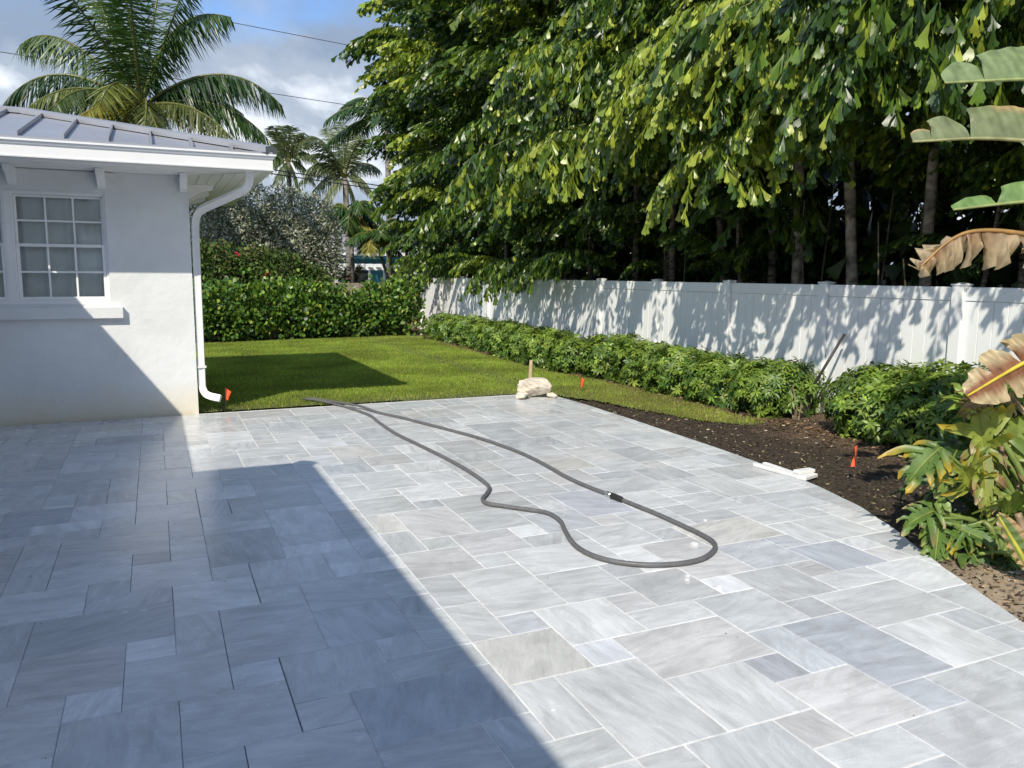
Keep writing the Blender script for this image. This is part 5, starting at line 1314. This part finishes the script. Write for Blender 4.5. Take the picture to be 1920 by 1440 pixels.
def petiole(b_): 
    mm = M(); mm.tube(catmull([(.1, -.05, 0), (.15 + b_[0] * .1, -.1, b_[2] * .5), (b_[0] + .12, b_[1] - .06, b_[2] - .12), tuple(b_)], 5), [.035] * 10 + [.022] * 6, n=7, col=(.14, .19, .06)); mm.build('petiole', MAT_BIGLEAF, stz, smooth=True)
for (tip, ang, L_, arch, wd, ups, dns, cf_, t1, t2, sd_) in [
        ((4.25, 3.36, 2.80), .02, 1.25, .015, .27, UPV, np.array([.15, -.35, -.75]), green(), (.82,), (.3, .55), 1),
        ((4.06, 3.39, 2.46), -.12, 1.35, .06, .27, UPV, np.array([.15, -.35, -.75]), green((.18, .21, .11), (.36, .36, .18), .35), (.76, .93), (.35, .55), 2),
        ((4.25, 3.24, 2.07), .05, 1.20, .03, .16, np.array([-.05, .35, .8]), np.array([.3, -.3, -.8]), green((.16, .26, .09)), (.80,), (.4,), 3)]:
    md = leafmid(tip, ang, L_, arch)
    blade_leaf('leaf', md, wd, ups, dns, cf_, stz, sd_, t1, t2, curl=.3, wavy=.008, dmax=.55)
    petiole(md[0])
# withered leaves
md = [rel((4.95, 2.9, 1.86)), rel((4.62, 3.04, 1.93)), rel((4.38, 3.15, 1.95)), rel((4.22, 3.21, 1.90)), rel((4.06, 3.28, 1.74))]
blade_leaf('dead_leaf', md, .22, np.array([.1, .55, -.65]), np.array([-.1, -.25, -.95]), dry, stz, 7, (.22, .40, .62, .80), (.30, .50, .64, .9), curl=-.5, wavy=.045)
md = [rel((4.95, 2.84, 1.42)), rel((4.68, 2.93, 1.25)), rel((4.48, 3.0, 1.13)), rel((4.27, 3.07, 1.0))]
blade_leaf('dead_leaf', md, .19, np.array([-.55, .30, .65]), np.array([.45, -.1, -.85]), dryred, stz, 8, (.5, .75), (.45, .72), curl=.2, wavy=.02)
md = [rel((5.0, 2.8, 1.95)), rel((4.75, 2.9, 1.86)), rel((4.66, 2.96, 1.72)), rel((4.63, 2.98, 1.60))]
blade_leaf('dead_leaf', md, .12, np.array([.3, .45, -.7]), np.array([-.2, -.25, -.9]), dry, stz, 9, (.4, .7), (.5,), curl=-.3, wavy=.02)
petiole(rel((4.95, 2.9, 1.86)))
petiole(rel((4.95, 2.84, 1.42)))

# split-leaf philodendron
phi = empty('split_leaf_philodendron', (4.75, 2.75, 0)); tag(phi, 'yellowing split leaf philodendron with drooping leaves beside the patio', 'plant')
PO = np.array([4.75, 2.75, 0])
def far(p):
    p = np.array(p, float)
    return np.array([p[0] * 1.06, p[1] * 1.06, 1.68 - (1.68 - p[2]) * 1.06])
def split_leaf(base, d, upv, L_, wd, cfn, seedv, droop=.5, nf=5, name='leaf'):
    rg = np.random.default_rng(seedv)
    base = far(base) - PO; d = nrm(d); upv = nrm(np.array(upv) - d * np.dot(upv, d)); sd_ = np.cross(d, upv)
    mm = M(); ns = 12; mid = []
    for i in range(ns):
        t = i / (ns - 1)
        mid.append(base + d * L_ * t - np.array([0, 0, droop * L_ * .5 * t * t]) )
    for sg in (-1, 1):
        # web along the midrib
        row0 = mid; row1 = [mid[i] + sd_ * sg * wd * .36 * math.sin(math.pi * (.08 + .86 * i / (ns - 1))) + upv * .02 for i in range(ns)]
        vs = row0 + row1; mm.add(vs, [(i, i + 1, ns + i + 1, ns + i) for i in range(ns - 1)], [cfn(.1, rg)] * ns + [cfn(.35, rg)] * ns)
        for k in range(nf):
            t = .06 + .9 * (k + .5) / nf; i = int(t * (ns - 1))
            ang = 1.75 - 1.35 * t
            fd = nrm(sd_ * sg * math.sin(ang) * .85 + d * math.cos(ang) + upv * .12 + rg.normal(0, .2, 3)); twist = rg.normal(0, .30, 3)
            ln = wd * (1.1 - .45 * abs(t - .35) * 2) * rg.uniform(.55, 1.5); fw = L_ / nf * rg.uniform(.36, .50)
            pr_ = nrm(np.cross(fd, upv)); p = row1[i] - fd * wd * .06; q = fd.copy(); rows = []; cs = []
            for j in range(6):
                u = j / 5; ww = fw * (.72, .80, .86, .80, .58, .12)[j]
                rows += [p - pr_ * ww + upv * .006, p - upv * .006, p + pr_ * ww + upv * .006]; cs += [cfn(.35 + .65 * u, rg)] * 3
                q = nrm(q - np.array([0, 0, droop * .55 * (.3 + u)]) + twist * u); p = p + q * ln / 5
            rows = [r_ + rg.normal(0, .004, 3) for r_ in rows]
            mm.add(rows, [(j * 3 + a, j * 3 + a + 1, (j + 1) * 3 + a + 1, (j + 1) * 3 + a) for j in range(5) for a in range(2)], cs)
    mm.tube([tuple(p) for p in mid], [.008 * (1 - .7 * i / (ns - 1)) for i in range(ns)], n=5, col=cfn(-1, rg))
    return mm.build(name, MAT_BIGLEAF, phi, smooth=True)
def cg(c1, c2, edge=.75, rib=(.22, .27, .06)):
    def f(u, rg):
        if u < 0: return rib
        k = np.clip((u - edge + .25) / .3, 0, 1); return tuple((np.array(c1) * (1 - k) + np.array(c2) * k) * (1 + rg.normal(0, .06)))
    return f
GR = (.10, .17, .035); GD = (.035, .075, .02); YG = (.21, .25, .045); YE = (.42, .29, .03); BR = (.20, .12, .065); TN = (.36, .265, .145)
def stalk(p, q, r=.016, col=(.20, .27, .07), nm='petiole'):
    p = far(p) - PO; q = far(q) - PO; mdp = (p + q) / 2 + np.array([0, 0, .06])
    mm = M(); mm.tube(catmull([tuple(p), tuple(mdp), tuple(q)], 4), [r * 1.25] * 3 + [r] * 3 + [r * .8] * 3, n=7, col=col); mm.build(nm, MAT_BIGLEAF, phi, smooth=True)
leaves = [  # base, direction, up, length, width, colour, droop
    ((4.12, 3.10, .70), (-.55, .1, -.35), (-.6, -.5, .6), .26, .17, cg(GR, YE, .8), .55),
    ((4.12, 3.09, .66), (-.1, -.15, -.9), (-.5, -.8, .2), .30, .09, cg((.16, .24, .06), (.20, .25, .07)), .5),
    ((4.34, 3.02, .78), (-.2, -.35, -.75), (-.4, -.75, .4), .36, .13, cg(YG, TN, .85, (.34, .31, .05)), .9),
    ((4.30, 3.0, .66), (.05, -.3, -.9), (-.3, -.9, .2), .30, .12, cg((.32, .28, .05), BR, .6), .9),
    ((4.45, 2.98, .80), (.4, -.2, -.45), (-.3, -.7, .6), .28, .16, cg((.34, .29, .05), BR, .55), .7),
    ((4.36, 3.02, .88), (.05, .3, .35), (-.4, -.7, .6), .26, .18, cg((.20, .30, .06), YG, .9), .3),
    ((4.45, 3.0, .98), (.6, .1, .1), (-.2, -.6, .7), .22, .12, cg(BR, TN, .6, (.3, .2, .1)), .9),
    ((4.40, 3.02, .96), (-.5, .2, .05), (-.3, -.6, .7), .20, .11, cg(TN, BR, .6, (.3, .2, .1)), .9),
    ((4.20, 3.08, .62), (.4, .2, .2), (-.3, -.5, .8), .30, .18, cg(GD, GR, .8), .4),
    ((4.06, 3.06, .34), (-.5, .1, -.1), (-.4, -.5, .8), .22, .12, cg(GR, TN, .95), .5),
    ((4.08, 3.04, .30), (-.3, -.2, -.7), (-.6, -.6, .4), .26, .12, cg(GR, YG, .9), .5),
    ((4.16, 3.0, .24), (.2, -.5, .0), (-.2, -.5, .8), .24, .14, cg((.10, .18, .04), YE, .95), .6),
    ((4.20, 2.96, .16), (-.1, -.5, -.25), (-.3, -.5, .8), .26, .14, cg((.10, .18, .045), GR, .9), .6),
    ((4.34, 2.82, .12), (-.2, -.5, -.1), (-.3, -.5, .8), .24, .12, cg(GD, GR, .9), .5),
    ((4.66, 2.9, .52), (.3, .1, -.2), (-.4, -.6, .6), .36, .22, cg((.05, .11, .03), GR, .95), .6),
    ((4.76, 2.82, .40), (.3, -.3, -.25), (-.4, -.6, .6), .36, .22, cg((.045, .10, .03), GD, .95), .6),
    ((4.9, 3.1, .60), (.2, .3, .1), (-.4, -.6, .7), .40, .26, cg((.04, .09, .025), GD, .95), .6),
    ((4.6, 3.25, .45), (-.2, .4, .1), (-.4, -.5, .7), .40, .24, cg((.045, .10, .03), GD, .95), .6),
    ((4.9, 2.55, .45), (.1, -.4, -.1), (-.5, -.5, .7), .40, .24, cg((.06, .13, .03), GR, .95), .6),
    ((4.62, 2.62, .26), (-.05, -.45, .35), (-.6, -.5, .5), .32, .18, cg((.10, .18, .04), GR, .95), .4),
    ((4.44, 3.1, .50), (.1, .3, -.1), (-.4, -.5, .7), .34, .2, cg(GD, GR, .95), .6),
    ((4.34, 2.98, .70), (-.15, .1, .75), (-.6, -.6, .1), .30, .17, cg((.24, .29, .05), YE, .92), .25),
    ((4.50, 2.92, .62), (.15, .05, .8), (-.55, -.65, .1), .34, .20, cg((.20, .27, .05), YG, .92), .3),
    ((4.26, 2.98, .48), (-.45, -.1, .55), (-.5, -.6, .3), .28, .16, cg((.26, .30, .05), YE, .9), .35),
    ((4.62, 2.80, .50), (.2, -.2, .7), (-.6, -.6, .1), .36, .22, cg((.12, .20, .04), YG, .95), .3),
    ((4.40, 2.86, .34), (-.25, -.25, .5), (-.5, -.6, .4), .30, .18, cg((.15, .23, .045), YG, .95), .35),
    ((4.50, 3.0, .30), (-.3, .1, -.1), (-.4, -.5, .7), .32, .2, cg(GD, GR, .95), .6)]
for k, (b_, d, u_, L_, wd, cfn, dr) in enumerate(leaves):
    split_leaf(b_, d, u_, L_, wd, cfn, 40 + k, dr, nf=4 + k % 3)
    root = (4.62 + .10 * math.cos(k * 2.1), 2.82 + .10 * math.sin(k * 2.1), .02 + .12 * (k % 3))
    stalk(root, b_, .013 + .006 * (k % 2))
# thick upright stalks and sheaths
for (p, q, r, c) in [((4.40, 2.84, .02), (4.36, 2.99, .55), .022, (.17, .25, .08)), ((4.46, 2.82, .02), (4.40, 2.98, .62), .024, (.19, .27, .09)), ((4.50, 2.78, .02), (4.43, 2.93, .40), .02, (.16, .24, .08)),
                     ((4.42, 2.72, .03), (4.40, 2.80, .36), .028, (.33, .24, .16)), ((4.30, 2.82, .10), (4.26, 2.90, .30), .02, (.18, .22, .06)), ((4.40, 2.70, .05), (4.16, 2.84, .14), .014, (.22, .30, .07))]:
    stalk(p, q, r, c)
def sheath(t, u, side, rg):
    if u < 0: return (.50, .46, .07)
    return (.11, .17, .05) if u < .7 else (.38, .26, .14)
o = blade_leaf('leaf', [np.array((4.40, 2.70, .06)) - PO, np.array((4.34, 2.76, .20)) - PO, np.array((4.27, 2.83, .36)) - PO], .09, np.array([.5, -.3, .3]), np.array([-.6, -.1, -.3]), sheath, phi, 77, (), (), curl=.3)
# fallen yellow stem on the sand
mm = M(); mm.tube([(0, 0, .012), (.12, -.07, .016), (.28, -.13, .014)], [.012, .013, .010], n=7, col=[(.45, .33, .18), (.62, .42, .03), (.5, .36, .1)]); o = mm.build('fallen_stem', MAT_BIGLEAF, smooth=True); o.location = (4.02, 2.44, -.03)
tag(o, 'fallen yellow plant stem lying on the sandy bed edge', 'stem')
def gen_sand(n):
    x = RNG.uniform(3.9, 5.0, n); y = RNG.uniform(1.6, 3.3, n); ok = x > np.interp(y, EDGE_Y, EDGE_X) + .02
    x, y = x[ok], y[ok]; return np.stack([x, y, -.03 + .012 * lump(x, y) + .006], -1)
make_litter('dry_leaf_scraps', 900, gen_sand, [(.40, .30, .19), (.25, .17, .10), (.52, .44, .32), (.10, .07, .05)], [3, 3, 1, 2], .015, .07, 'dry leaf scraps on the sandy soil under the philodendron', 'leaf litter')
